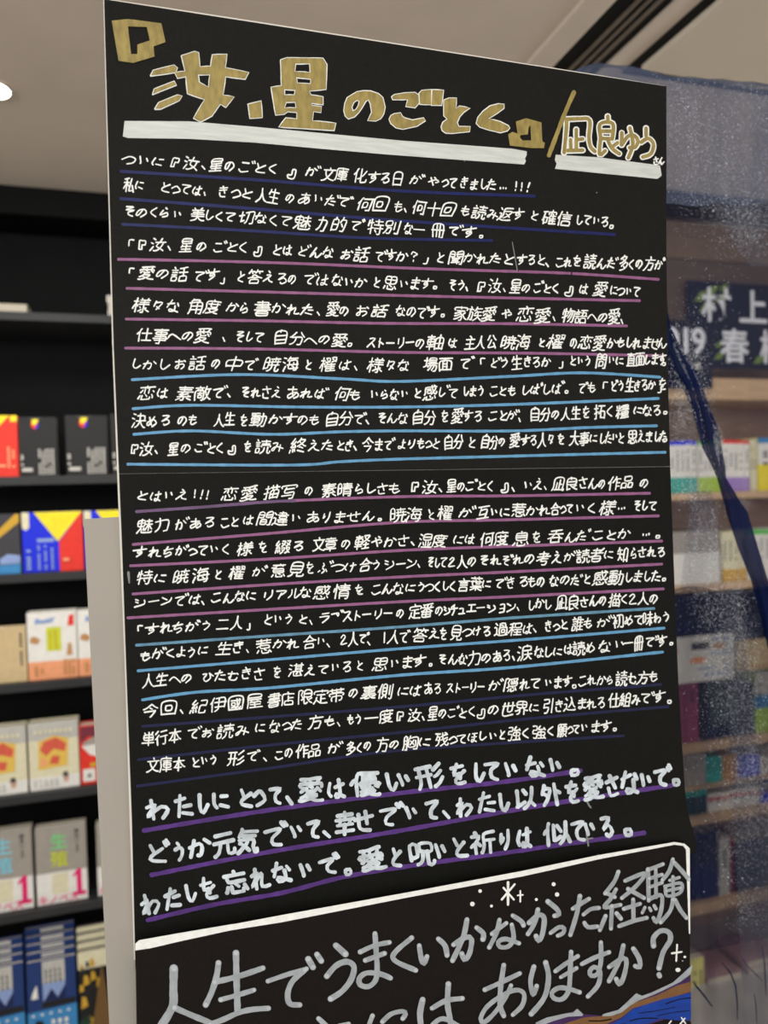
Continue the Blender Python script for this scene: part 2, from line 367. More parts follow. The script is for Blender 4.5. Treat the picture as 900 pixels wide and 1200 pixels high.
# ------------------------------------------------------------------ right bookcase
RD = 1.85
ZR = lambda py, px=840: atY(px, py, RD).z
XRt = lambda px, py=600: atY(px, py, RD).x
M_wood = mat('pale_wood', (196, 164, 128), .55, .12, 9, stretch=(1, 6, 14))
M_woodb = mat('wood_back_panel', (84, 70, 62), .7, .1, 7, stretch=(1, 5, 10))
M_woodd = mat('dark_cornice', (34, 32, 34), .6, .1, 9)
rx0, rx1 = XRt(735), XRt(1010)
rs = {'a': ZR(443), 'b': ZR(577), 'c': ZR(684), 'd': ZR(869), 'd2': ZR(920), 'e': ZR(955), 'f': ZR(1056), 'g': ZR(1205)}
def bookcase_right():
    r = thing('wooden_bookcase', ((rx0 + rx1) / 2, RD + .15, 0), 'pale wooden bookcase of packed shelves seen through the navy veil', 'bookcase')
    def L(b, n, m, **k):
        for v in b.v: v -= r.location
        return b.build(n, m, r, **k)
    th = {'a': .062, 'b': .02, 'c': .02, 'd': .025, 'd2': .006, 'e': .022, 'f': .03, 'g': .03}
    for k, z in rs.items():
        a = MB(); a.box(rx0 + .02, rx1 - .02, RD, RD + .288, z - th[k], z); L(a, 'shelf', M_wood, bevel=.002)
    a = MB(); a.box(rx0, rx1, RD + .29, RD + .305, 0, CEIL - .001); L(a, 'back_panel', mat('wood_back_light', (168, 142, 122), .7, .1, 7, stretch=(1, 5, 10)))
    for x in (rx0, rx1 - .02):
        a = MB(); a.box(x, x + .02, RD, RD + .29, 0, CEIL - .001); L(a, 'side_panel', M_wood)
    a = MB(); a.box(rx0 + .02, rx1 - .02, RD + .01, RD + .03, ZR(462) + .17, CEIL - .047); L(a, 'header_panel', M_woodb)
    a = MB(); a.box(rx0 + .02, rx1 - .02, RD - .085, RD + .003, CEIL - .036, CEIL - .001); L(a, 'cornice', M_woodd)
    a = MB(); a.box(rx0 + .02, rx1 - .02, RD + .004, RD + .0098, CEIL - .15, CEIL - .046); L(a, 'fascia', mat('wood_fascia', (104, 86, 72), .7, .08, 7, stretch=(1, 5, 10)))
bookcase_right()

ORD = ['first', 'second', 'third', 'fourth', 'fifth', 'sixth', 'seventh', 'eighth', 'ninth', 'tenth']
def spines(px0, px1, ytop, shelf, n, bands, kind, label, group, seed=0, depth=.1, D=None, jitter=.004):
    """n books spine out; bands = [(v0, v1, material)] from foot to head."""
    D = D or RD + .02; rnd = random.Random(seed); z0 = rs[shelf] + .0003
    xa, xb = atY(px0, ytop, D).x, atY(px1, ytop, D).x; wv = (xb - xa) / n
    H0 = atY((px0 + px1) / 2, ytop, D).z - z0
    for i in range(n):
        H = H0 - rnd.uniform(0, jitter); T = wv * rnd.uniform(.9, .97); y0 = rnd.uniform(0, .004)
        r = thing(kind, (xa + (i + .5) * wv, D + y0, z0), label.replace('#', ORD[i]), 'book', group if n > 1 else None)
        ms = []; p = MB()
        def mi(m):
            if m not in ms: ms.append(m)
            return ms.index(m)
        for v0, v1, m in bands:
            p.box(-T / 2, T / 2, 0, .0015, v0 * H, v1 * H, mi(m)); 
        base = bands[0][2] if len(bands) == 1 else max(bands, key=lambda q: q[1] - q[0])[2]
        p.box(-T / 2, -T / 2 + .001, .0015, depth, 0, H, mi(base)); p.box(T / 2 - .001, T / 2, .0015, depth, 0, H, mi(base))
        k = mi(c_ink)
        if T > .006:
            for q in range(6):
                if rnd.random() < .8: zz = H * (.42 + .07 * q); p.quad(Vector((-T * .16, -.0004, zz)), Vector((T * .16, -.0004, zz)), Vector((T * .16, -.0004, zz + H * .045)), Vector((-T * .16, -.0004, zz + H * .045)), k)
        p.build('cover', ms, r)
        b = MB(); b.box(-T / 2 + .001, T / 2 - .001, .0015, depth - .003, .002, H - .003); b.build('page_block', M_pages, r)

W_, IN = c_white, c_ink
spines(752, 816, 516, 'b', 10, [(0, .3, c_teal), (.3, .92, W_), (.92, 1, c_blue)], 'paperback', '# from the left of the white paperbacks with a teal spine foot', 'teal-footed paperbacks on the upper wooden shelf', 1)
spines(818, 846, 516, 'b', 5, [(0, .3, c_lgreen), (.3, .94, W_), (.94, 1, c_green)], 'paperback', '# from the left of the white paperbacks with a yellow-green spine foot', 'green-footed paperbacks on the upper wooden shelf', 2)
spines(847.5, 878, 515, 'b', 5, [(0, .28, c_purple), (.28, .93, W_), (.93, 1, c_red)], 'paperback', '# from the left of the white paperbacks with a lilac spine foot', 'lilac-footed paperbacks on the upper wooden shelf', 3)
spines(879.5, 887, 514, 'b', 2, [(0, 1, c_cream)], 'paperback', '# from the left of two cream spines beside the lilac-footed paperbacks', 'cream spines on the upper wooden shelf', 4)
spines(888.5, 925, 512, 'b', 2, [(0, .5, c_yel), (.5, .9, W_), (.9, 1, c_sky)], 'thick_book', '# from the left of two thick books with yellow lower spines', 'thick yellow spines on the upper wooden shelf', 5)

def white_box():
    D = RD + .015; z0 = rs['c'] + .0003
    x0, x1 = atY(786, 650, D).x, atY(843, 650, D).x; zt = atY(815, 623, D).z; zm = atY(815, 648, D).z
    r = thing('book_box', ((x0 + x1) / 2, D, z0), 'white slip box with a grey upper half on the second wooden shelf', 'box')
    a = MB(); hw = (x1 - x0) / 2; a.box(-hw, hw, 0, .14, 0, zm - z0); a.build('body', c_white, r, bevel=.001)
    a = MB(); a.box(-hw + .001, hw - .001, .002, .138, zm - z0 + .0002, zt - z0); a.build('lid', c_grey, r, bevel=.001)
white_box()
spines(846, 874, 622, 'c', 4, [(0, .25, c_amber), (.25, 1, c_cream)], 'paperback', '# from the left of the cream and yellow books beside the white box', 'cream and yellow books on the second wooden shelf', 6)
spines(876, 930, 619, 'c', 8, [(0, .9, W_), (.9, 1, c_green)], 'paperback', '# from the left of the white books with green heads behind the veil', 'green-headed white books on the second wooden shelf', 7)

# third shelf: dark books, a flyer, pink and green books
c_dnavy = C('cover_midnight', (22, 28, 52)); c_gg = C('cover_moss', (62, 74, 70)); c_pk = C('cover_rose', (150, 70, 92))
spines(770, 818, 760, 'd', 3, [(0, 1, c_pk)], 'tall_book', '# from the left of the rose pink books below the flyer', 'rose pink books on the third wooden shelf', 8, jitter=.002)
spines(819, 830, 765, 'd', 1, [(0, 1, c_black)], 'tall_book', 'black tall book between the rose pink and the moss green ones', None, 9)
spines(831, 866, 770, 'd', 2, [(0, .18, c_dnavy), (.18, 1, c_gg)], 'tall_book', '# from the left of the moss green tall books below the flyer', 'moss green tall books on the third wooden shelf', 10)
spines(868, 884, 800, 'd', 2, [(0, 1, c_dnavy)], 'tall_book', '# from the left of the midnight blue books right of the moss green ones', 'midnight blue books on the third wooden shelf', 11)
spines(885, 930, 786, 'd', 4, [(0, .4, c_lgreen), (.4, .62, c_sky), (.62, 1, c_lgrey)], 'tall_book', '# from the left of the grey books with yellow-green feet at the right edge', 'grey and green books on the third wooden shelf', 12)
def hanging_card(x0, x1, y0, y1, D, kind, label, m, prints, cat, texts=(), t=.003):
    a = atY(x0, y1, D); b = atY(x1, y0, D); W = b.x - a.x; H = b.z - a.z
    r = thing(kind, (a.x, D, a.z), label, cat)
    q = MB(); q.box(0, W, 0, t, 0, H); q.build('card', m, r, bevel=.0005)
    p = MB(); ms = []
    def mi(mm):
        if mm not in ms: ms.append(mm)
        return ms.index(mm)
    k = 0
    for pts, mm in prints:
        k += 1
        if len(pts) == 2:
            (u0, v0), (u1, v1) = pts; pts = [(u0, v0), (u1, v0), (u1, v1), (u0, v1)]
        p.poly([Vector((u * W, -.0004 - .0001 * k, v * H)) for u, v in pts], mi(mm))
    for ch, u, v, s, mm in texts:
        k += 1; gv, gf = glyph(ch, .02); n = len(p.v)
        for gx, gy in gv: p.v.append(Vector((u * W + (gx - .5) * s, -.0006 - .0001 * k, v * H + (gy - .38) * s)))
        for f in gf: p.f.append(tuple(n + i for i in f)); p.m.append(mi(mm))
    p.build('printing', ms, r)
    return r
hanging_card(786, 860, 741, 803, RD - .006, 'flyer', 'white printed flyer with small pictures taped to the wooden bookcase', c_white,
    [(((.32, .7), (.6, .85)), c_dgrey), ([(.66, .7), (.8, .68), (.88, .76), (.76, .82), (.66, .77)], c_tan), ([(.3, .42), (.5, .4), (.56, .5), (.4, .56), (.3, .5)], c_orange), ([(.04, .7), (.1, .66), (.12, .76), (.05, .8)], c_red)]
    + dashes(7, .2, .9, .26, .32, c_lblue, 31, n=1, fill=.8) + dashes(5, .5, .95, .58, .64, c_lblue, 32, n=1, fill=.8) + dashes(4, .5, .9, .1, .2, c_lblue, 33, n=2) + dashes(2, .62, .95, .86, .94, c_lblue, 34, n=1), 'flyer')
hanging_card(863, 935, 744, 787, RD - .006, 'shelf_card', 'beige card on the wooden bookcase right of the flyer', c_beige, [(((.05, .08), (.95, .14)), c_tan)], 'card')
spines(780, 862, 700, 'd', 1, [(0, 1, c_dnavy)], 'book_wall', 'x', None) if False else None
def upper_dark_books():
    D = RD + .12; 
    spines(760, 930, 694, 'd', 9, [(0, .55, c_dnavy), (.55, .8, c_navy), (.8, 1, c_dnavy)], 'large_book', '# from the left of the large midnight books at the back of the third shelf', 'large midnight books at the back', 14, depth=.12, D=D)
upper_dark_books()

# fourth shelves
spines(770, 827, 886, 'd2', 7, [(0, 1, c_grey)], 'small_book', '# from the left of the small grey books under the third wooden shelf', 'small grey books under the third wooden shelf', 15)
spines(828, 846, 886, 'd2', 3, [(0, 1, c_teal)], 'small_book', '# from the left of the small teal books beside the grey ones', 'small teal books under the third wooden shelf', 16)
spines(847, 865, 885, 'd2', 3, [(0, 1, c_tan)], 'small_book', '# from the left of the small brown books beside the teal ones', 'small brown books under the third wooden shelf', 17)
spines(867, 890, 884, 'd2', 3, [(0, 1, c_blue)], 'small_book', '# from the left of the small blue books beside the brown ones', 'small blue books under the third wooden shelf', 18)
spines(891, 930, 884, 'd2', 4, [(0, 1, c_lgrey)], 'small_book', '# from the left of the small pale books at the right edge', 'small pale books under the third wooden shelf', 19)
spines(780, 829, 928, 'e', 6, [(0, .75, c_dgreen), (.75, 1, c_teal)], 'small_book', '# from the left of the short dark green books on the fourth wooden shelf', 'short dark green books on the fourth wooden shelf', 20)
spines(830, 891, 926, 'e', 8, [(0, .62, c_white), (.62, .78, c_red), (.78, 1, c_white)], 'small_book', '# from the left of the short white books with red marks', 'short white books on the fourth wooden shelf', 21)
spines(892, 930, 926, 'e', 4, [(0, 1, c_blue)], 'small_book', '# from the left of the short blue books on the fourth wooden shelf', 'short blue books on the fourth wooden shelf', 22)
# fifth shelf
spines(780, 842, 978, 'f', 6, [(0, .5, c_navy), (.5, 1, c_dnavy)], 'tall_book', '# from the left of the navy books on the fifth wooden shelf', 'navy books on the fifth wooden shelf', 23)
spines(843, 855, 982, 'f', 1, [(0, 1, c_lgrey)], 'tall_book', 'pale grey book between navy books on the fifth wooden shelf', None, 24)
spines(856, 861, 982, 'f', 1, [(0, 1, c_maroon)], 'tall_book', 'thin maroon book right of the pale grey one', None, 25)
spines(862, 930, 980, 'f', 7, [(0, 1, c_dnavy)], 'tall_book', '# from the left of the midnight books right of the maroon one', 'midnight books on the fifth wooden shelf', 26)
# bottom: lying white and pink books
def lying(px0, px1, ybot, ytop, cover, label, D=RD + .02):
    pass
zz = rs['g'] + .0003
for i in range(6):
    D = RD + .02; h = .0225
    x0, x1 = atY(828 + i % 2 * 2, 1170, D).x, atY(872 - (i % 3), 1170, D).x
    flat_book(ORD[i] + ' from the bottom of the pale pile on the lowest wooden shelf', x0, x1, zz + i * (h + .0004), h, D, .13, [c_white, c_tan, c_prose][i % 3], 'pale pile of lying books')
for i in range(7):
    D = RD + .02; h = .0225
    x0, x1 = atY(876 + i % 2 * 2, 1170, D).x, atY(918 - (i % 3), 1170, D).x
    flat_book(ORD[i] + ' from the bottom of the white and rose pile at the right edge', x0, x1, zz + i * (h + .0004), h, D, .13, [c_white, c_prose, c_prose, c_lgrey][i % 4], 'white and rose pile of lying books')
spines(803, 826, 1124, 'g', 3, [(0, .6, c_white), (.6, 1, c_pale)], 'paperback', '# from the left of the books with yellow heads beside the lower board', 'yellow-headed books on the lowest wooden shelf', 27)

# signs above the top wooden shelf
c_sign = C('sign_navy', (13, 17, 36)); c_sw = C('sign_lettering', (214, 214, 220)); c_leaf = C('sign_leaf', (105, 125, 60))
D = RD - .012
lf = lambda u, v, s: [(u, v), (u + s * .06, v + s * .12), (u + s * .16, v + s * .14), (u + s * .1, v + s * .02)]
px2m = lambda p: (atY(840 + p, 400, D).x - atY(840, 400, D).x)
HS = px2m(33)
hanging_card(807, 925, 336, 431, D, 'author_sign', 'navy sign with large white characters and green leaves above the wooden shelf', c_sign,
    [(lf(.06, .76, 1), c_leaf), (lf(.1, .64, 1), c_leaf), (lf(.14, .82, 1), c_leaf), (lf(.26, .76, .9), c_leaf), (lf(.3, .9, .6), c_leaf), (lf(.24, .1, .7), c_leaf), (lf(.25, .24, .6), c_leaf), (lf(.62, .06, .8), c_leaf), (lf(.7, .1, .7), c_leaf)], 'sign',
    [('村', .27, .73, HS * 1.06, c_sw), ('上', .63, .73, HS * 1.06, c_sw), ('春', .44, .27, HS * 1.04, c_sw), ('樹', .83, .27, HS * 1.04, c_sw)])
D = RD - .018
circ = lambda u, v, ru, rv, n=18: [(u + ru * math.cos(2 * math.pi * i / n), v + rv * math.sin(2 * math.pi * i / n)) for i in range(n)]
hanging_card(757, 834, 377, 454, D, 'number_sign', 'navy sign with white digits overlapping the larger sign beside the black board', c_sign,
    [(circ(.5, .3, .17, .1), c_lgrey), (circ(.5, .42, .08, .09), c_lgrey), (circ(.77, .33, .04, .05), c_lgrey)], 'sign', [('2', .17, .72, HS * 1.02, c_sw), ('0', .39, .72, HS * 1.02, c_sw), ('1', .60, .72, HS * 1.02, c_sw), ('9', .79, .72, HS * 1.02, c_sw)])

# ------------------------------------------------------------------ the boards
BY = .59                                             # front of the black paper
def smooth(a, b, x):
    t = max(0, min(1, (x - a) / (b - a))); return t * t * (3 - 2 * t)
def curl(x, y):
    if y < 556: return 0
    return .0065 * smooth(610, 812, x) ** 1.3 * smooth(948, 990, y)
def S1(x, y, off=0):
    p = atY(x, y, BY); p.y -= curl(x, y) + off; return p
B2Y = BY - .0100
def S2(x, y, off=0):
    p = atY(x, y, B2Y); p.y -= off; return p

def interp(tab, y):
    for (a, b), (c, d) in zip(tab, tab[1:]):
        if y <= c: return b + (d - b) * (y - a) / (c - a)
    return tab[-1][1] + (tab[-1][1] - tab[-2][1]) * (y - tab[-1][0]) / (tab[-1][0] - tab[-2][0])
LEFT = [(-1, 122), (400, 133), (640, 143), (800, 148.5), (960, 154.5), (1105, 158), (1200, 160)]
RIGHT = [(60, 780.5), (100, 781), (300, 781), (450, 783), (548, 785.5), (700, 791), (800, 795), (860, 798.5), (930, 803), (985, 811), (1060, 815)]
M_paper = mat('black_drawing_paper', (24, 23, 20), .7, .12, 350, spec=.15, bump=.15)
M_paper_low = mat('black_drawing_paper_lower', (19, 19, 16), .6, .12, 350, spec=.1, bump=.1)
M_paper2 = mat('black_board_paper', (24, 19, 16), .75, .12, 350, spec=.12, bump=.12)
M_foam = mat('white_foam_board', (226, 220, 208), .8, .03, 30)

B1 = thing('handwritten_sign_board', tuple(atY(470, 1010, BY + .004)), 'tall black board covered with white handwritten lines and a gold title', 'sign board')
B2 = thing('lettered_sign_board', tuple(atY(480, 1400, B2Y + .002)), 'lower black board with large grey brush lettering and white edge line', 'sign board')

def sheet(name, topL, topR, botL, botR, S, thick, m, parent, nx=24, ny=30):
    top = []; v = []; f = []
    for j in range(ny + 1):
        t = j / ny
        yl = topL + (botL - topL) * t; yr = topR + (botR - topR) * t
        xl = interp(LEFT, yl); xr = interp(RIGHT, yr)
        for i in range(nx + 1):
            s = i / nx; v.append(S(xl + (xr - xl) * s, yl + (yr - yl) * s) - parent.location)
    n = len(v); v += [q + Vector((0, thick, 0)) for q in v]
    W = nx + 1
    for j in range(ny):
        for i in range(nx):
            a = j * W + i; f.append((a, a + W, a + W + 1, a + 1)); f.append((n + a, n + a + 1, n + a + W + 1, n + a + W))
    for i in range(nx):
        f.append((i, i + 1, n + i + 1, n + i)); a = ny * W + i; f.append((a + 1, a, n + a, n + a + 1))
    for j in range(ny):
        a = j * W; f.append((a + W, a, n + a, n + a + W)); a = j * W + nx; f.append((a, a + W, n + a + W, n + a))
    return link_mesh(name, v, f, m, parent)
sheet('paper_sheet', -1, 101, 555, 546.5, lambda x, y: S1(x, min(y, 555.5)), .0008, M_paper, B1)
sheet('paper_sheet', 555.5, 547, 1135, 995, lambda x, y: S1(x, y), .0008, M_paper_low, B1, 30, 60)
def poly_slab(name, pts, Y, t, m, parent):
    P = [atY(x, y, Y) - parent.location for x, y in pts]; n = len(P)
    v = P + [p + Vector((0, t, 0)) for p in P]
    f = [tuple(range(n - 1, -1, -1)), tuple(range(n, 2 * n))] + [(i, (i + 1) % n, n + (i + 1) % n, n + i) for i in range(n)]
    return link_mesh(name, v, f, m, parent)
poly_slab('foam_backing', [(121, -2), (206, 10.5), (300, 25), (560, 65.5), (690, 86), (779, 100.5), (779.5, 300), (783.5, 548), (790, 800), (797, 985), (470, 1080), (157, 1125), (146.8, 800), (131.3, 400)], BY + .0011, .005, M_foam, B1)
poly_slab('board', [(158.5, 1106), (480, 1047), (640, 1016), (796, 986.5), (804, 988), (808, 993), (809, 1200), (811, 1420), (170, 1560), (160, 1200)], B2Y, .004, M_paper2, B2)

# the white display panel behind the boards, standing on the floor
def display_panel():
    Y = BY + .0075
    a = atY(98, 608.5, Y); b = atY(128, 1200, Y); c = atY(140, 605, Y)
    dn = (b - a).normalized(); dn.y = 0
    k = (a.z - 0) / -dn.z
    foot = a + dn * k
    rt = Vector((.40, 0, .40 * (c.z - a.z) / (c.x - a.x) * .6))
    r = thing('display_panel', (foot.x + .2, Y, 0), 'plain pale grey upright panel behind the black boards, showing along their left', 'panel')
    p = [a, foot, Vector((foot.x + .40, Y, 0)), a + rt]
    P = [q - r.location for q in p]; v = P + [q + Vector((0, .006, 0)) for q in P]
    f = [(0, 1, 2, 3), (7, 6, 5, 4)] + [((i + 1) % 4, i, 4 + i, 4 + (i + 1) % 4) for i in range(4)]
    link_mesh('panel_face', v, f, mat('pale_panel', (164, 157, 147), .7, .02, 8), r)
    m = MB(); m.box(-.2, .2, .006, .2, 0, .02); m.build('foot', M_foam, r)
display_panel()

# ------------------------------------------------------------------ inks
I_white = mat('white_ink', (238, 238, 232), .5, .06, 220)
I_bluedk = mat('dark_blue_ink', (16, 26, 84), .5, .15, 160)
I_pink = mat('pink_ink', (144, 90, 130), .5, .1, 160)
I_purple = mat('purple_ink', (84, 48, 122), .5, .2, 90)
I_dusk = mat('dusky_purple_ink', (104, 78, 112), .5, .15, 120)
I_sky = mat('light_blue_ink', (98, 154, 192), .5, .1, 160)
I_steel = mat('steel_blue_ink', (96, 140, 165), .5, .15, 160)
I_indigo = mat('indigo_ink', (17, 21, 60), .5, .15, 120)
I_gold = mat('gold_ink', (156, 137, 76), .5, .18, 130, spec=.4, stretch=(2.2, 1, .8))
I_silver = mat('silver_ink', (208, 210, 204), .5, .08, 70, stretch=(.6, 1, 6))
I_bold = mat('pale_marker', (205, 213, 218), .5, .2, 110)
I_grey = mat('grey_marker', (160, 165, 168), .5, .12, 110)
I_greyl = mat('grey_marker_pool', (186, 191, 194), .5, .1, 90)

class Ink(MB):
    """Marks gathered in photo coordinates and laid on a board surface."""
    def __init__(s, S, off): super().__init__(); s.S = S; s.off = off
    def glyph(s, ch, cx, cy, sx, sy, ang, shear, off, warp=.02, mi=0):
        gv, gf = glyph(ch, off); n = len(s.v); ca, sa = math.cos(ang), math.sin(ang)
        a1, a2, p1, p2 = random.uniform(-warp, warp), random.uniform(-warp, warp), random.uniform(0, 6), random.uniform(0, 6)
        for gx, gy in gv:
            x, y = gx - .5, gy - .38
            x, y = x + a1 * math.sin(6 * y + p1), y + a2 * math.sin(6 * x + p2)
            x = (x + shear * y) * sx; y = -y * sy
            s.v.append(s.S(cx + x * ca - y * sa, cy + x * sa + y * ca, s.off))
        for f in gf: s.f.append(tuple(n + i for i in f)); s.m.append(mi)
    def outline(s, polys, grow=0, mi=0):
        """Filled outline(s) with holes, through a filled 2D curve."""
        cu = bpy.data.curves.new('outline_tmp', 'CURVE'); cu.dimensions = '2D'; cu.fill_mode = 'BOTH'
        for pts in polys:
            sp = cu.splines.new('POLY'); sp.points.add(len(pts) - 1); sp.use_cyclic_u = True
            for q, (x, y) in zip(sp.points, pts): q.co = (x * .1, -y * .1, 0, 1)
        cu.offset = grow * .1
        o = bpy.data.objects.new('outline_tmp', cu); COL.objects.link(o)
        ev = o.evaluated_get(bpy.context.evaluated_depsgraph_get()); me = ev.to_mesh(); n = len(s.v)
        s.v += [s.S(v.co.x * 10, -v.co.y * 10, s.off) for v in me.vertices]
        for p in me.polygons: s.f.append(tuple(n + i for i in p.vertices)); s.m.append(mi)
        ev.to_mesh_clear(); bpy.data.objects.remove(o); bpy.data.curves.remove(cu)
    def disc(s, x, y, r, mi=0, ry=None, n=14):
        s.poly([s.S(x + r * math.cos(2 * math.pi * i / n), y - (ry or r) * math.sin(2 * math.pi * i / n), s.off) for i in range(n)], mi)
    def stroke(s, pts, w, mi=0, sm=True, wob=.12, ends=None, w1=None, seg=2.5, lift=None):
        """One continuous ribbon along a smoothed path, round at both ends."""
        P = [Vector(p) for p in pts]; Q = []
        if lift is None: s.k = getattr(s, 'k', 0) + 1; lift = s.k * 8e-6
        if sm and len(P) > 2:
            for i in range(len(P) - 1):
                p0 = P[max(i - 1, 0)]; p1 = P[i]; p2 = P[i + 1]; p3 = P[min(i + 2, len(P) - 1)]
                m = max(2, int((p2 - p1).length / seg))
                for k in range(m):
                    t = k / m; Q.append(.5 * ((2 * p1) + (p2 - p0) * t + (2 * p0 - 5 * p1 + 4 * p2 - p3) * t * t + (3 * p1 - p0 - 3 * p2 + p3) * t ** 3))
        else:
            for i in range(len(P) - 1):
                m = max(1, int((P[i + 1] - P[i]).length / 6))
                Q += [P[i].lerp(P[i + 1], k / m) for k in range(m)]
        P = Q + [P[-1]]; N = len(P)
        L = []; Rr = []; T = []; ws = []; ph = random.uniform(0, 6)
        for i, p in enumerate(P):
            t = P[min(i + 1, N - 1)] - P[max(i - 1, 0)]
            t = t.normalized() if t.length > 1e-6 else Vector((1, 0)); T.append(t)
            ww = w if w1 is None else w + (w1 - w) * i / max(1, N - 1)
            h = ww / 2 * (1 + wob * math.sin(i * .55 + ph) * .6 + wob * .4 * math.sin(i * 1.7 + ph)); ws.append(h)
            nv = Vector((-t.y, t.x)) * h; L.append(p + nv); Rr.append(p - nv)
        n = len(s.v); o = lambda i: s.off + lift + 7e-6 * i / N
        for i in range(N): s.v += [s.S(L[i].x, L[i].y, o(i)), s.S(Rr[i].x, Rr[i].y, o(i))]
        for i in range(N - 1): s.f.append((n + 2 * i, n + 2 * i + 1, n + 2 * i + 3, n + 2 * i + 2)); s.m.append(mi)
        C_ = 4 if w < 3 else 7
        for i, sg in ((0, -1), (N - 1, 1)):
            t = T[i] * sg; nv = Vector((-t.y, t.x)); ring = []
            for q in range(1, C_):
                a = math.pi * q / C_; z = P[i] + (nv * math.cos(a) + t * math.sin(a)) * ws[i]
                ring.append(len(s.v)); s.v.append(s.S(z.x, z.y, o(i)))
            e0, e1 = n + 2 * i, n + 2 * i + 1
            s.f.append(tuple([e0 if sg > 0 else e1] + ring + [e1 if sg > 0 else e0])); s.m.append(mi)
        if ends is not None:
            of = s.off; s.off = of + lift + 1.2e-5
            for q, h in ((P[0], ws[0]), (P[-1], ws[-1])): s.disc(q.x, q.y, h * .72, ends)
            s.off = of
    def done(s, name, mats, root, parent=None, label=None):
        v = [p - root.location for p in s.v]
        # keep every face turned to the viewer
        f = []
        for fc in s.f:
            a, b, c = v[fc[0]], v[fc[1]], v[fc[2]]
            f.append(tuple(reversed(fc)) if (b - a).cross(c - a).y > 0 else fc)
        o = link_mesh(name, v, f, mats, parent or root, s.m)
        if label: o['label'] = label
        return o

import numpy as np
GN = 100
def raster(c):
    """The filled letter shape of the built-in font on a small grid."""
    gv, gf = glyph(c, -.004); V_ = np.array(gv); im = np.zeros((GN, GN), bool)
    yy, xx = np.mgrid[0:GN, 0:GN]; gx = (xx + .5) / GN; gy = .93 - (yy + .5) / GN
    for fc in gf:
        q = V_[list(fc)]
        for k in range(1, len(q) - 1):
            a, b, d = q[0], q[k], q[k + 1]
            lo = np.minimum(np.minimum(a, b), d); hi = np.maximum(np.maximum(a, b), d)
            i0, i1 = max(0, int(lo[0] * GN) - 1), min(GN, int(hi[0] * GN) + 2); j0, j1 = max(0, int((.93 - hi[1]) * GN) - 1), min(GN, int((.93 - lo[1]) * GN) + 2)
            X_, Y_ = gx[j0:j1, i0:i1], gy[j0:j1, i0:i1]
            e1 = (X_ - b[0]) * (a[1] - b[1]) - (a[0] - b[0]) * (Y_ - b[1]); e2 = (X_ - d[0]) * (b[1] - d[1]) - (b[0] - d[0]) * (Y_ - d[1]); e3 = (X_ - a[0]) * (d[1] - a[1]) - (d[0] - a[0]) * (Y_ - a[1])
            im[j0:j1, i0:i1] |= ((e1 >= 0) & (e2 >= 0) & (e3 >= 0)) | ((e1 <= 0) & (e2 <= 0) & (e3 <= 0))
    return im
def thinned(im):
    im = np.pad(im.astype(np.uint8), 1)
    while True:
        changed = False
        for step in (0, 1):
            p = [im[:-2, 1:-1], im[:-2, 2:], im[1:-1, 2:], im[2:, 2:], im[2:, 1:-1], im[2:, :-2], im[1:-1, :-2], im[:-2, :-2]]
            nb = sum(q.astype(int) for q in p); tr = sum(((p[i] == 0) & (p[(i + 1) % 8] == 1)).astype(int) for i in range(8))
            ok = (p[0] * p[2] * p[4] == 0) & (p[2] * p[4] * p[6] == 0) if step == 0 else (p[0] * p[2] * p[6] == 0) & (p[0] * p[4] * p[6] == 0)
            m = (im[1:-1, 1:-1] == 1) & (nb >= 2) & (nb <= 6) & (tr == 1) & ok
            if m.any(): im[1:-1, 1:-1][m] = 0; changed = True
        if not changed: return im[1:-1, 1:-1].astype(bool)
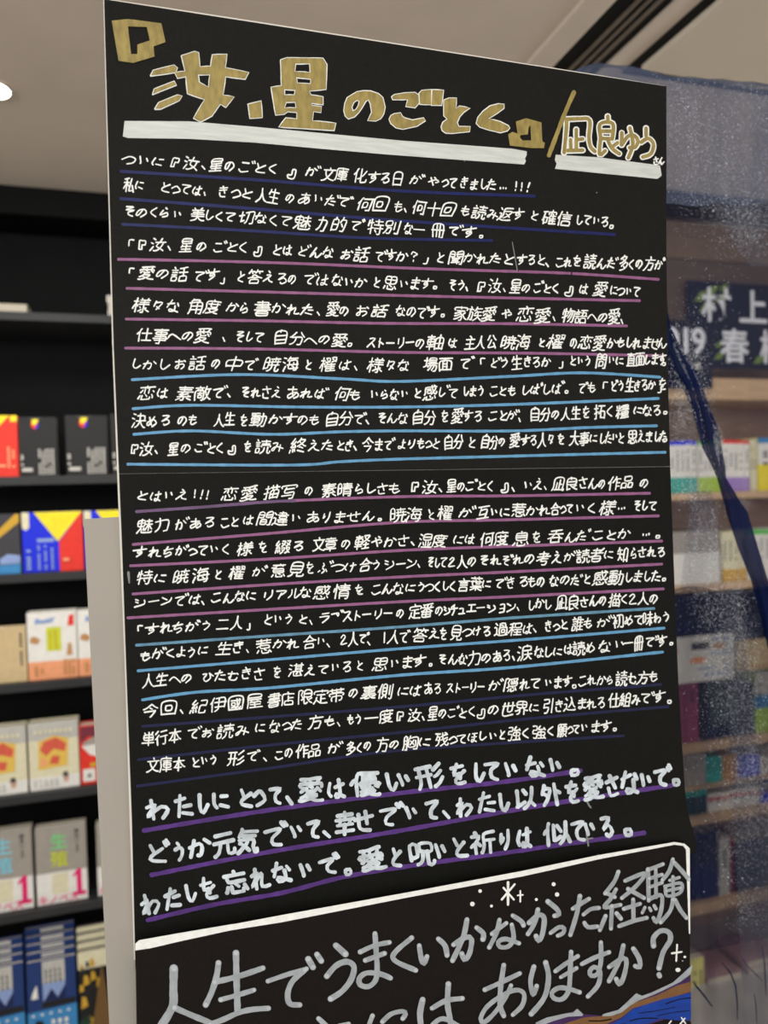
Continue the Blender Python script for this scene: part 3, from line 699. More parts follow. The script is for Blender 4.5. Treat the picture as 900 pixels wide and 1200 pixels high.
def trace(sk):
    pts = {(int(x), int(y)) for y, x in zip(*np.nonzero(sk))}
    def nbr(p):
        x, y = p; out = [q for q in ((x + 1, y), (x - 1, y), (x, y + 1), (x, y - 1)) if q in pts]
        for dx, dy in ((1, 1), (1, -1), (-1, 1), (-1, -1)):
            if (x + dx, y + dy) in pts and (x + dx, y) not in pts and (x, y + dy) not in pts: out.append((x + dx, y + dy))
        return out
    node = {p for p in pts if len(nbr(p)) != 2}; seen = set(); paths = []
    for st in sorted(node):
        for q in nbr(st):
            if (st, q) in seen: continue
            path = [st, q]
            while path[-1] not in node:
                nx = [r for r in nbr(path[-1]) if r != path[-2]]
                if not nx: break
                path.append(nx[0])
            seen.add((st, q)); seen.add((path[-1], path[-2])); paths.append(path)
    rest = pts - {p for pa in paths for p in pa} - node
    while rest:
        st = min(rest); rest.discard(st); path = [st]; cur = st
        while True:
            nx = [r for r in nbr(cur) if r in rest]
            if not nx: break
            cur = nx[0]; rest.discard(cur); path.append(cur)
        if len(path) > 6: paths.append(path + [st])
    deg = {}
    for pa in paths:
        for e in (pa[0], pa[-1]): deg[e] = deg.get(e, 0) + 1
    keep = [pa for pa in paths if not (len(pa) < 6 and (deg[pa[0]] == 1) != (deg[pa[-1]] == 1))]
    def heading(pa, end):
        a = Vector(pa[0] if end == 0 else pa[-1]); b = Vector(pa[min(7, len(pa) - 1)] if end == 0 else pa[max(-8, -len(pa))])
        d = a - b; return d.normalized() if d.length else d
    while True:                                          # carry a stroke straight on through a crossing
        best = None; ends = {}
        for i, pa in enumerate(keep): ends.setdefault(pa[0], []).append((i, 0)); ends.setdefault(pa[-1], []).append((i, 1))
        for e, l in ends.items():
            for a in range(len(l)):
                for b in range(a + 1, len(l)):
                    if l[a][0] == l[b][0]: continue
                    k = -heading(keep[l[a][0]], l[a][1]).dot(heading(keep[l[b][0]], l[b][1]))
                    if k > (.8 if len(l) > 2 else 0) and (best is None or k > best[0]): best = (k, l[a], l[b])
        if not best: return keep
        (i, ei), (j, ej) = best[1], best[2]
        A = keep[i] if ei == 1 else keep[i][::-1]; B = keep[j] if ej == 0 else keep[j][::-1]
        keep = [k for n, k in enumerate(keep) if n not in (i, j)] + [A + B[1:]]
def simpler(p, eps):
    if len(p) < 3: return p
    a, b = Vector(p[0]), Vector(p[-1]); d = b - a; L = d.length
    ds = [abs(d.x * (q[1] - a.y) - d.y * (q[0] - a.x)) / L if L > 1e-6 else (Vector(q) - a).length for q in p]
    i = max(range(len(p)), key=lambda k: ds[k])
    return simpler(p[:i + 1], eps)[:-1] + simpler(p[i:], eps) if ds[i] > eps else [p[0], p[-1]]
KANA = {'あ': '1272 404458 745729173564868869', 'い': '223637 6375', 'う': '4152 2453746749', 'え': '4051 336319465889', 'お': '1363 31381826657759 7283', 'か': '1453655848 3118 7294', 'き': '2271 2473 4066 263969', 'く': '612579', 'け': '221628 4483 616659', 'こ': '2272 173988', 'さ': '1382 4066 263979', 'し': '31375986', 'す': '0392 50553634546639', 'せ': '0493 6166 222879', 'そ': '21712484464879', 'た': '1362 4019 5585 4889', 'ち': '1372 4026657749', 'つ': '0452948748', 'て': '1282454879', 'と': '3144 83363889', 'な': '1352 3016 7284 6468393789', 'に': '221628 5383 4788', 'の': '52371723628559', 'は': '221628 4483 6168494789', 'ひ': '124226497662 6295', 'ほ': '221628 4282 4585 6268494789', 'へ': '063398', 'ふ': '415344 456749 1827 7688', 'ま': '2282 2484 5058392789', 'み': '225228174597 7469', 'む': '1363 31372635387987 7384', 'め': '2248 612816538659', 'も': '41375987 1373 1575', 'や': '15638566 5162 3259', 'よ': '5484 5158292789', 'ら': '4152 3327657849', 'り': '323644 717659', 'る': '21712664875948', 'れ': '3139 144318636898', 'ろ': '217126648749', 'わ': '3139 144318648669', 'を': '1272 40255557 84374989', 'ん': '411945597996', 'っ': '2553749749', 'ゃ': '26748676 3459', 'ょ': '5484 5158292789', 'ー': '1585', 'ス': '227219 5689', 'ト': '3139 3476', 'リ': '2226 717649', 'シ': '1233 1435 298673', 'ン': '1244 197683', 'ア': '128255 5439', 'ル': '323619 616996', 'ラ': '2171 14846739', 'フ': '127265529', 'チ': '6022 0494 515629', 'ュ': '246468 1888', 'エ': '2282 5258 1898', 'ョ': '337379 3979 3676', '「': '713136', '」': '646939', '『': '29215181855559 5929', '』': '518189291626 26565351', '、': '1639', '。': '274749292737', '…': '2627 5657 8687', '!': '4146 4849', '?': '233163744546 4849', '1': '5159', '2': '2341632989', '々': '3125 327248 4567'}
BASE = dict(zip('がぎぐげござじずぜぞだぢづでどばびぶべぼブ', 'かきくけこさしすせそたちつてとはひふへほフ'))
for k, v in BASE.items(): KANA[k] = KANA[v]
for k in 'ぶ': KANA[k] = KANA['ふ']
GLY = {}
def strokes_of(c):
    if c in GLY: return GLY[c]
    if c in KANA:
        s = [[(int(t[i]) / 10 + .02, .37 + .43 - int(t[i + 1]) / 10 * .88) for i in range(0, len(t) - 1, 2)] for t in KANA[c].split(' ')]
        if c in BASE:
            s = [[(x * .88, y) for x, y in q] for q in s] + [[(.80, .80), (.88, .66)], [(.93, .84), (1.01, .70)]]
    else:
        s = [[(x / GN, .93 - y / GN) for x, y in simpler(pa, 1.5)] for pa in trace(thinned(raster(c)))]
    GLY[c] = s; return s
def wt(c):
    if c in '、。!': return .5
    if c in '「」': return .5
    if c in '『』': return .75
    if c in 'くしりっょ12': return .72
    return .85 if c in KANA else 1.05
def pen(ink, c, cx, cy, sx, sy, ang, shear, wd, warp):
    ca, sa = math.cos(ang), math.sin(ang); a = [random.uniform(-warp, warp) for _ in range(4)]; p = [random.uniform(0, 6) for _ in range(4)]
    for k, st in enumerate(strokes_of(c)):
        dx, dy = (random.gauss(0, .018), random.gauss(0, .018)) if c in KANA else (random.gauss(0, .008), random.gauss(0, .008))
        P = []
        for gx, gy in st:
            x, y = gx - .5 + dx, gy - .38 + dy
            x, y = x + a[0] * math.sin(5 * y + p[0]) + a[1] * math.sin(8 * x + p[1]), y + a[2] * math.sin(5 * x + p[2]) + a[3] * math.sin(7 * y + p[3])
            x = (x + shear * y) * sx; y = -y * sy
            P.append((cx + x * ca - y * sa, cy + x * sa + y * ca))
        closed = len(P) > 3 and math.dist(P[0], P[-1]) < .5
        ink.stroke(P, wd * random.uniform(.92, 1.1), wob=.16, seg=2.0 if wd < 3 else 3.0, lift=(k % 14) * 1.3e-5)
def line(chunks, ys, em, root, S, inkmat, wd=1.7, off=.0006, shear=.2, parent=None, name='handwriting', warp=.03, jit=1.0, kscale=.79):
    ink = Ink(S, off)
    for txt, x0, x1 in chunks:
        tot = sum(wt(c) for c in txt); x = x0
        for c in txt:
            sw = (x1 - x0) * wt(c) / tot; cx = x + sw / 2; x += sw
            cy = interp(ys, cx); ang = math.atan((interp(ys, cx + 20) - interp(ys, cx - 20)) / 40)
            sy = em * (kscale if c in KANA else .96) * random.uniform(.93, 1.07)
            sx = max(.6 * sy, min(1.15 * sy, sw * 1.06 if c not in KANA else sw / wt(c) * .92))
            if c in '「」『』!…': sx = sy = em * .72; sx *= .8
            if c in '」』': cy += em * .14
            if c in '、。': cy += em * .02; sx = sy; cx += em * .16
            cx = min(cx, interp(RIGHT, cy) - (1 if c in '、。' else sx * .5) - 1.5)
            pen(ink, c, cx + random.uniform(-.5, .5) * jit, cy + random.uniform(-.9, .9) * jit, sx, sy, ang + random.uniform(-.08, .05) * jit, shear + random.uniform(-.08, .1), wd, warp)
    return ink.done(name, inkmat, root, parent)

# ------------------------------------------------------------------ handwriting: (chunks, height of the line, underline colour, underline path)
def ch(s):
    out = []
    for t in s.split('|'):
        a, b, c = t.rsplit(' ', 2); out.append((a, float(b), float(c)))
    return out
ROWS = [
 ('ついに 143 194|『 198 212|汝、 214 245|星の 246 275|ごとく 279 328|』 335 349|が 357 376|文庫 378 408|化する 414 458|日 459 473|が 478 498|や 499 517|って 517 536|きました 538 582|… 584 594|!!! 600 624', [(143,187),(300,197),(450,209),(620,220)], I_bluedk, [(142,201),(300,211),(470,224),(626,230)], 3.6),
 ('私に 145 169|とっては、 187 246|きっと 255 296|人生 300 328|の 334 346|あいだで 350 412|何回 418 455|も、 461 480|何十回 483 533|も 539 551|読み返す 553 614|と 621 631|確信 635 669|している。 674 720', [(143,216),(300,228),(470,243),(716,260)], I_bluedk, [(142,233),(300,245),(470,259),(720,275)], 3.6),
 ('そのくらい 145 216|美しくて 223 277|切なくて 280 342|魅 344 366|力 371 383|的 389 407|で 410 425|特別 430 469|な一 473 499|冊 505 521|です。 525 568', [(143,247),(300,256),(400,264),(560,272)], I_bluedk, [(144,263),(300,271),(430,279),(576,282)], 3.4),
 ('「 148 158|『 161 172|汝、 176 206|星 210 226|の 229 242|ごとく 250 292|』 295 310|とは 318 343|どんな 348 392|お話 399 433|ですか 439 478|? 479 491|」 494 505|と 511 521|聞かれたと 525 603|すると、 606 645|これを 650 681|読んだ 684 722|多くの 725 753|方が 754 778', [(148,286),(300,291),(400,298),(500,301),(770,310)], I_pink, [(139,304),(245,306),(350,309),(470,314),(560,317),(668,320.5),(771,327.5)], 3.2),
 ('「 150 158|愛の話 161 222|です」 227 266|と 278 288|答える 290 337|の 338 348|では 355 386|ないか 388 430|と 437 446|思います。 450 514|そう、 525 552|『 558 568|汝、 572 596|星の 598 622|ごとく 625 656|』 659 673|は 678 690|愛 695 711|について 714 750', [(150,319),(300,325),(450,332),(740,341)], I_pink, [(149,338),(300,342),(450,346),(749,352.5)], 3.2),
 ('様々な 154 212|角度 220 258|から 265 294|書かれた、 297 379|愛の 382 410|お話 416 456|なのです。 463 522|家族愛 531 582|や 587 601|恋愛、 605 655|物語への愛、 659 734', [(154,358),(300,361),(500,366),(730,372)], I_pink, [(148,374),(300,376),(450,379),(600,379.5),(734,382)], 3.2),
 ('仕事への愛 160 247|、 260 270|そして 275 310|自分への愛。 320 416|ストーリーの 430 498|軸 499 521|は 525 537|主人公 544 582|暁海 587 622|と 630 638|櫂 641 661|の 667 676|恋愛 678 710|かもしれません 711 784', [(160,393),(300,395),(450,401),(780,402)], I_pink, [(147,408),(300,409),(470,413),(620,414),(779,417)], 3.2),
 ('しかし 153 200|お話 203 242|の 248 259|中で 263 303|暁海 308 352|と 357 365|櫂は、 373 424|様々な 431 481|場面 496 530|で 538 554|「 561 569|どう 573 597|生きるか 599 645|」 652 662|という 667 692|問いに 698 731|直面します。 733 786', [(153,427),(300,427),(450,428),(780,421)], I_sky, [(155,445),(281,439),(400,444),(470,447),(600,441),(683,437),(773,442)], 3.2),
 ('恋は 162 199|素敵で、 206 275|それさえ 282 331|あれば 335 384|何も 392 424|いらない 433 480|と 484 494|感じて 496 538|しまう 542 568|ことも 573 605|しばしば。 610 668|でも 677 698|「 705 713|どう 715 731|生きるか 732 768|」を 770 785', [(162,461),(300,460),(450,462),(600,457),(780,451)], I_sky, [(156,479),(224,475),(350,477),(470,477),(600,474),(771,467)], 3.2),
 ('決める 154 201|のも 208 233|人生 250 276|を 282 290|動かす 293 348|のも 348 375|自分で、 380 436|そんな 441 478|自分 482 511|を 517 525|愛する 529 566|ことが、 572 613|自分の 620 655|人生 657 680|を 682 690|拓く 696 719|糧 721 737|になる。 741 782', [(154,493),(300,492),(470,490),(600,487),(780,480)], I_sky, [(157,509),(224,505),(319,509),(400,506),(470,505),(600,505),(690,501),(769,499)], 3.2),
 ('『 152 163|汝、 164 189|星 197 210|の 211 224|ごとく 229 263|』 265 278|を 286 295|読み 299 333|終えた 339 392|とき、 393 421|今まで 424 461|より 466 486|もっと 488 516|自分 519 543|と 548 558|自分の 564 592|愛する 597 630|人々 630 650|を 653 661|大事に 667 700|したい 702 724|と 724 731|思えました。 735 787', [(152,526),(300,524),(450,521),(600,517),(780,511)], I_sky, [(150,544),(341,545),(400,541),(470,538),(620,534),(779,530)], 3.2),
 ('とはいえ 159 222|!!! 226 248|恋愛 258 303|描写 308 349|の 357 368|素晴らしさも 376 470|『 480 491|汝、 494 522|星の 523 545|ごとく 546 580|』、 583 608|いえ、 612 644|凪良さん 647 701|の 701 709|作品 713 742|の 749 760', [(159,581),(300,578),(450,572),(760,565)], I_pink, [(160,599.5),(240,594),(316,588),(470,582),(600,581),(761,578)], 3.2),
 ('魅力 161 199|が 205 220|ある 221 254|こと 258 281|は 284 298|間違い 300 354|ありません。 359 450|暁海 456 495|と 501 509|櫂 513 531|が 536 556|互いに 558 598|惹かれ 599 645|合って 645 672|いく 673 699|様 702 721|… 722 734|そして 741 770', [(161,617),(300,609),(450,604),(600,599),(765,592)], I_pink, [(156,638),(316,625),(470,612),(600,609),(771,604.5)], 3.2),
 ('すれち 156 206|がっていく 206 270|様 275 298|を 304 313|綴る 321 358|文章 366 395|の 399 411|軽やか 416 464|さ、 465 490|湿度 490 524|には 531 557|何度 562 596|息 600 622|を 624 634|呑んだ 642 690|ことか 694 738|…。 748 776', [(156,648),(300,642),(450,634),(600,631),(770,624)], I_pink, [(153,663),(316,655),(470,645),(600,640),(775,634)], 3.2),
 ('特に 159 197|暁海 201 247|と 251 259|櫂 266 289|が 293 314|意見 317 357|を 359 368|ぶつけ 372 419|合う 420 447|シーン、 450 496|そして 500 524|2人の 525 559|それぞれの 560 627|考えが 628 674|読者に 675 720|知らされる 723 780', [(159,678),(300,670),(450,661),(600,656),(775,647)], I_pink, [(156,696),(316,685),(470,676),(600,670),(775,661)], 3.2),
 ('シーンでは、 157 245|こんなに 247 302|リアルな 308 366|感情 366 412|を 416 426|こんなに 434 487|うつくしく 488 535|言葉に 536 576|できる 579 619|もの 618 639|なのだ 643 681|と 682 692|感動 694 731|しました。 731 781', [(157,706),(300,698),(450,690),(600,683),(775,674)], I_pink, [(150,724),(316,714),(470,705),(600,699),(777,690)], 3.2),
 ('「 159 168|すれちがう 170 250|二人 254 285|」 287 296|という 308 344|と、 348 370|ラブ 374 402|ストーリー 401 461|の 464 474|定番 478 508|の 509 519|シチュ 519 545|エーション、 546 612|しかし 618 646|凪良さん 651 701|の 702 711|描く 713 736|2人の 736 772', [(159,738),(300,728),(450,719),(600,710),(770,700)], I_steel, [(160,756),(316,745),(463,735),(600,724),(766,713)], 3.2),
 ('もがく 163 206|ように 205 245|生き、 253 296|惹かれ 300 351|合い、 354 390|2人で、 398 437|1人で 445 480|答え 483 516|を 515 523|見つける 527 576|過程は、 579 632|きっと 637 666|誰も 669 694|が 699 716|初めて 717 754|味わう 753 785', [(163,768),(300,757),(450,747),(600,737),(780,723)], I_sky, [(162,786),(316,773),(470,760),(620,749),(778,736)], 3.2),
 ('人生 166 197|への 199 226|ひたむきさ 236 311|を 320 330|湛えて 337 386|いる 386 413|と 418 426|思います。 436 508|そんな 513 548|力の 547 576|ある、 577 606|涙 605 624|なしには 625 672|読め 671 698|ない 701 734|一冊 731 753|です。 755 790', [(166,798),(300,789),(440,779),(600,768),(785,749)], I_sky, [(167,820),(230,811),(316,806),(470,791),(600,782),(776,764)], 3.4),
 ('今回、 166 219|紀伊國屋 223 309|書店 313 345|限定帯 348 404|の 408 420|裏側 423 461|には 465 494|ある 497 518|ストーリー 523 568|が 571 590|隠れて 591 634|います。 637 676|これから 677 720|読む方も 721 771', [(166,833),(300,822),(440,810),(600,802),(770,793)], I_indigo, [(167,851),(316,840),(470,828),(620,814),(774,802)], 3.4),
 ('単行本 166 213|でお 220 252|読み 253 292|に 298 311|なった 315 356|方も、 361 402|もう 407 424|一度 427 461|『 463 475|汝、 477 501|星の 501 523|ごとく 525 558|』の 557 586|世界に 587 632|引き込まれる 635 710|仕組み 713 750|です。 750 788', [(166,866),(300,853),(440,840),(600,831),(785,816)], I_indigo, [(162,890),(316,873),(470,858),(620,842),(782,828)], 3.4),
 ('文庫本 172 217|という 223 256|形で、 265 316|この 322 344|作品 346 377|が 383 402|多くの 405 435|方の 440 468|胸に 471 506|残って 509 548|ほしい 547 584|と 584 592|強く 595 622|強く 623 651|願って 653 680|います。 679 724', [(172,898),(300,886),(440,873),(600,860),(725,849)], I_indigo, [(161,921),(316,900),(450,881),(600,870),(730,862)], 3.4),
]
for i, (s, ys, um, up, uw) in enumerate(ROWS):
    hw = line(ch(s), ys, 19.5 if i < 8 else 19, B1, S1, I_white)
    u = Ink(S1, .00035); u.stroke(up, uw, wob=.1); u.done('underline', um, B1, hw)
# dusky start of one underline, stray marks
u = Ink(S1, .00045); u.stroke([(160,599.5),(240,594),(316,588),(345,587)], 3.4); u.done('underline', I_dusk, B1)
u = Ink(S1, .0005); u.stroke([(150.5, 671), (151.5, 683)], 3.4, w1=1.5); u.stroke([(600, 284), (606, 318)], 1.1); u.disc(699, 226, .8); u.disc(544, 189, .7); u.stroke([(690,931),(688,940),(692,946)], 2); u.stroke([(686,976),(688,990)], 2); u.stroke([(681,983),(693,981)], 1.6); u.disc(699,1000,1)
u.done('stray_mark', mat('faint_ink', (130, 130, 128), .6), B1)
u = Ink(S1, .0005); u.stroke([(600,284),(604,300),(607,318)], 1.3); u.stroke([(670,288),(671,305),(669,325)], 1.3); u.done('crease', M_slot, B1)

BOLD = [
 ('わ 169 201|た 204 226|し 230 245|に 248 269|と 277 296|っ 297 307|て 317 330|、 336 350|愛 349 379|は 382 405|優 411 445|し 452 464|い 464 482|形 487 521|を 527 547|し 555 567|て 567 587|い 589 609|な 615 640|い 643 659|。 662 684', [(169,949),(280,935),(420,920),(520,908),(680,894)], [(169,973),(316,949),(470,929),(590,916),(680,903)]),
 ('ど 171 200|う 203 217|か 220 247|元気 249 303|で 309 337|い 339 356|て 362 373|、 378 391|幸 392 416|せ 417 438|で 443 470|い 474 490|て 499 513|、 518 532|わ 533 555|た 559 581|し 583 595|以 601 629|外 633 659|を 665 677|愛 683 707|さ 709 725|な 727 749|い 751 763|で 765 785|。 784 796', [(171,1002),(280,986),(415,963),(520,946),(600,938),(790,908)], [(178,1025),(316,998),(470,973),(620,946),(788,920)]),
 ('わ 164 190|た 192 213|し 216 230|を 235 254|忘 262 290|れ 292 315|な 318 343|い 349 368|で 373 398|。 396 416|愛 420 451|と 456 471|呪 479 509|い 509 523|と 533 543|祈 551 581|り 585 597|は 605 625|似 635 669|て 669 684|い 684 697|る 703 717|。 724 742', [(164,1062),(280,1032),(420,1008),(500,1000),(560,988),(740,964)], [(173,1078),(250,1060),(330,1046),(400,1028),(470,1016),(620,995),(752,974)]),
]
for s, ys, up in BOLD:
    hw = line(ch(s), ys, 32, B1, S1, I_bold, wd=4.3, shear=.05, name='bold_handwriting', warp=.03, kscale=.92)
    u = Ink(S1, .00035); u.stroke(up, 5.2, wob=.12); u.done('underline', I_purple, B1, hw)

# ------------------------------------------------------------------ gold title
q5 = lambda ox, oy, k, pts: [(ox + x / k, oy + y / k) for x, y in pts]
Q = lambda p: q5(120, 10, 5, p); Rr_ = lambda p: q5(290, 50, 5, p); Sx = lambda p: q5(450, 80, 5, p); T = lambda p: q5(620, 90, 5.294, p)
KAGI = [Q([(55,75),(150,65),(345,90),(370,200),(300,225),(305,285),(180,322),(95,310)]), Q([(150,108),(260,112),(278,190),(205,215),(205,270),(168,270)])]
KAGI2 = [[(595,158),(600,155),(606,157),(604,143),(616,139),(634,144),(635,166),(638,168),(637,174),(622,174),(597,171)], [(609,162),(609,159),(618,158),(619,150),(621,147),(622,165),(612,165)]]
TITLE = [
 [Q([(285,395),(300,365),(420,335),(438,350),(430,375),(350,388)])], [Q([(295,505),(305,475),(420,430),(432,450),(330,490)])], [Q([(310,590),(330,555),(440,510),(465,515),(450,540),(340,590)])],
 [Q([(465,280),(540,255),(562,262),(570,345),(635,342),(645,275),(728,272),(718,350),(855,378),(835,415),(720,400),(705,510),(770,520),(722,580),(690,560),(640,630),(575,665),(535,645),(600,535),(500,500),(490,400),(440,410),(425,378),(485,370)]), Q([(560,390),(630,390),(622,465),(565,435)])],
 [Rr_([(5,365),(78,345),(85,440),(15,445)])],
 [Rr_([(195,105),(230,92),(440,95),(462,130),(458,275),(360,285),(370,310),(440,320),(440,365),(375,355),(375,372),(432,378),(428,410),(385,405),(378,460),(515,475),(505,515),(185,495),(225,445),(290,450),(290,410),(235,405),(215,420),(165,425),(140,265),(200,255)]), Rr_([(280,125),(365,125),(368,178),(275,172)]), Rr_([(285,205),(370,215),(370,245),(290,240)]), Rr_([(215,275),(280,280),(275,310),(215,310)]), Rr_([(225,350),(280,350),(285,385),(215,385)])],
 [Rr_([(565,400),(570,360),(585,325),(640,292),(680,286),(720,288),(765,303),(790,325),(803,380),(795,420),(780,445),(750,460),(705,458),(728,410),(720,360),(708,335),(690,345),(670,380),(650,410),(625,435),(590,447),(573,432)]), Rr_([(615,405),(608,380),(620,352),(640,338),(655,345),(650,370),(635,395)])],
 [Sx([(45,170),(60,158),(120,148),(180,145),(200,160),(203,205),(180,232),(128,225),(140,185),(50,185)])], [Sx([(205,150),(220,133),(274,128),(274,215),(210,212)])], [Sx([(282,130),(345,132),(335,218),(277,218)])],
 [Sx([(30,300),(40,280),(60,270),(95,265),(105,285),(120,295),(165,308),(230,295),(240,308),(190,340),(110,358),(70,350),(40,325)])],
 [Sx([(350,190),(380,178),(422,178),(418,240),(440,225),(500,235),(465,258),(440,285),(425,320),(435,345),(502,345),(498,372),(400,382),(360,380),(340,365),(335,345),(345,320),(370,300),(350,280)])],
 [Sx([(670,212),(700,214),(700,235),(660,265),(610,297),(680,318),(725,340),(733,352),(720,367),(680,378),(610,362),(560,345),(540,325),(550,290),(580,255),(620,225)])],
]
o1 = Ink(S1, .0005); g1 = Ink(S1, .0008)
for polys in TITLE:
    g1.outline(polys)
    for lp in polys: o1.stroke(lp + [lp[0]], 2.2, sm=False, wob=.2)
g1.outline(KAGI); g1.outline(KAGI2)
g1.stroke(T([(275,100),(225,215),(165,370),(120,490)]), 5.0)
AUTH = [T([(215,472),(228,330),(230,265)]), T([(230,266),(310,263),(372,272),(368,380),(380,440),(405,465)]), T([(290,330),(290,455)]), T([(254,392),(256,450)]), T([(290,393),(330,388)]), T([(236,460),(330,458)]),
        T([(485,248),(487,285)]), T([(440,375),(438,295),(515,293),(513,385)]), T([(440,340),(512,340)]), T([(440,385),(512,388)]), T([(440,385),(434,485),(468,462)]), T([(484,392),(510,445),(556,480)]), T([(545,412),(515,435)]),
        T([(572,350),(570,425)]), T([(572,425),(610,372),(650,368),(672,400),(655,440),(620,442)]), T([(622,320),(640,420),(612,505)]),
        T([(722,322),(722,368)]), T([(692,408),(735,385),(768,420),(752,480),(702,500)])]
a0 = Ink(S1, .0006)
for st in AUTH: o1.stroke(st, 7.2, wob=.05); 
for st in AUTH: g1.stroke(st, 4.2, wob=.05)
g1.done('title_lettering', I_gold, B1, label='gold title lettering')
o1.done('title_outline', I_white, B1)
b = Ink(S1, .0004)
b.outline([[(146,142),(222,142.5),(300,149),(385,157),(470,165),(540,170),(600,174.5),(617,177.5),(617,182),(615,186),(616,189),(614,193),(530,187),(450,181),(375,174.5),(300,167.5),(222,163),(150,162),(144,160)]])
b.outline([[(651,181.5),(700,184.5),(773,194),(774,199),(775,206),(770,209.8),(700,203),(650,198),(652,192),(650,188)]])
b.done('title_bar', I_silver, B1)
line([('さん', 764, 778)], [(764,188),(778,189)], 14, B1, S1, I_white, wd=1.6, off=.0009, name='small_lettering')

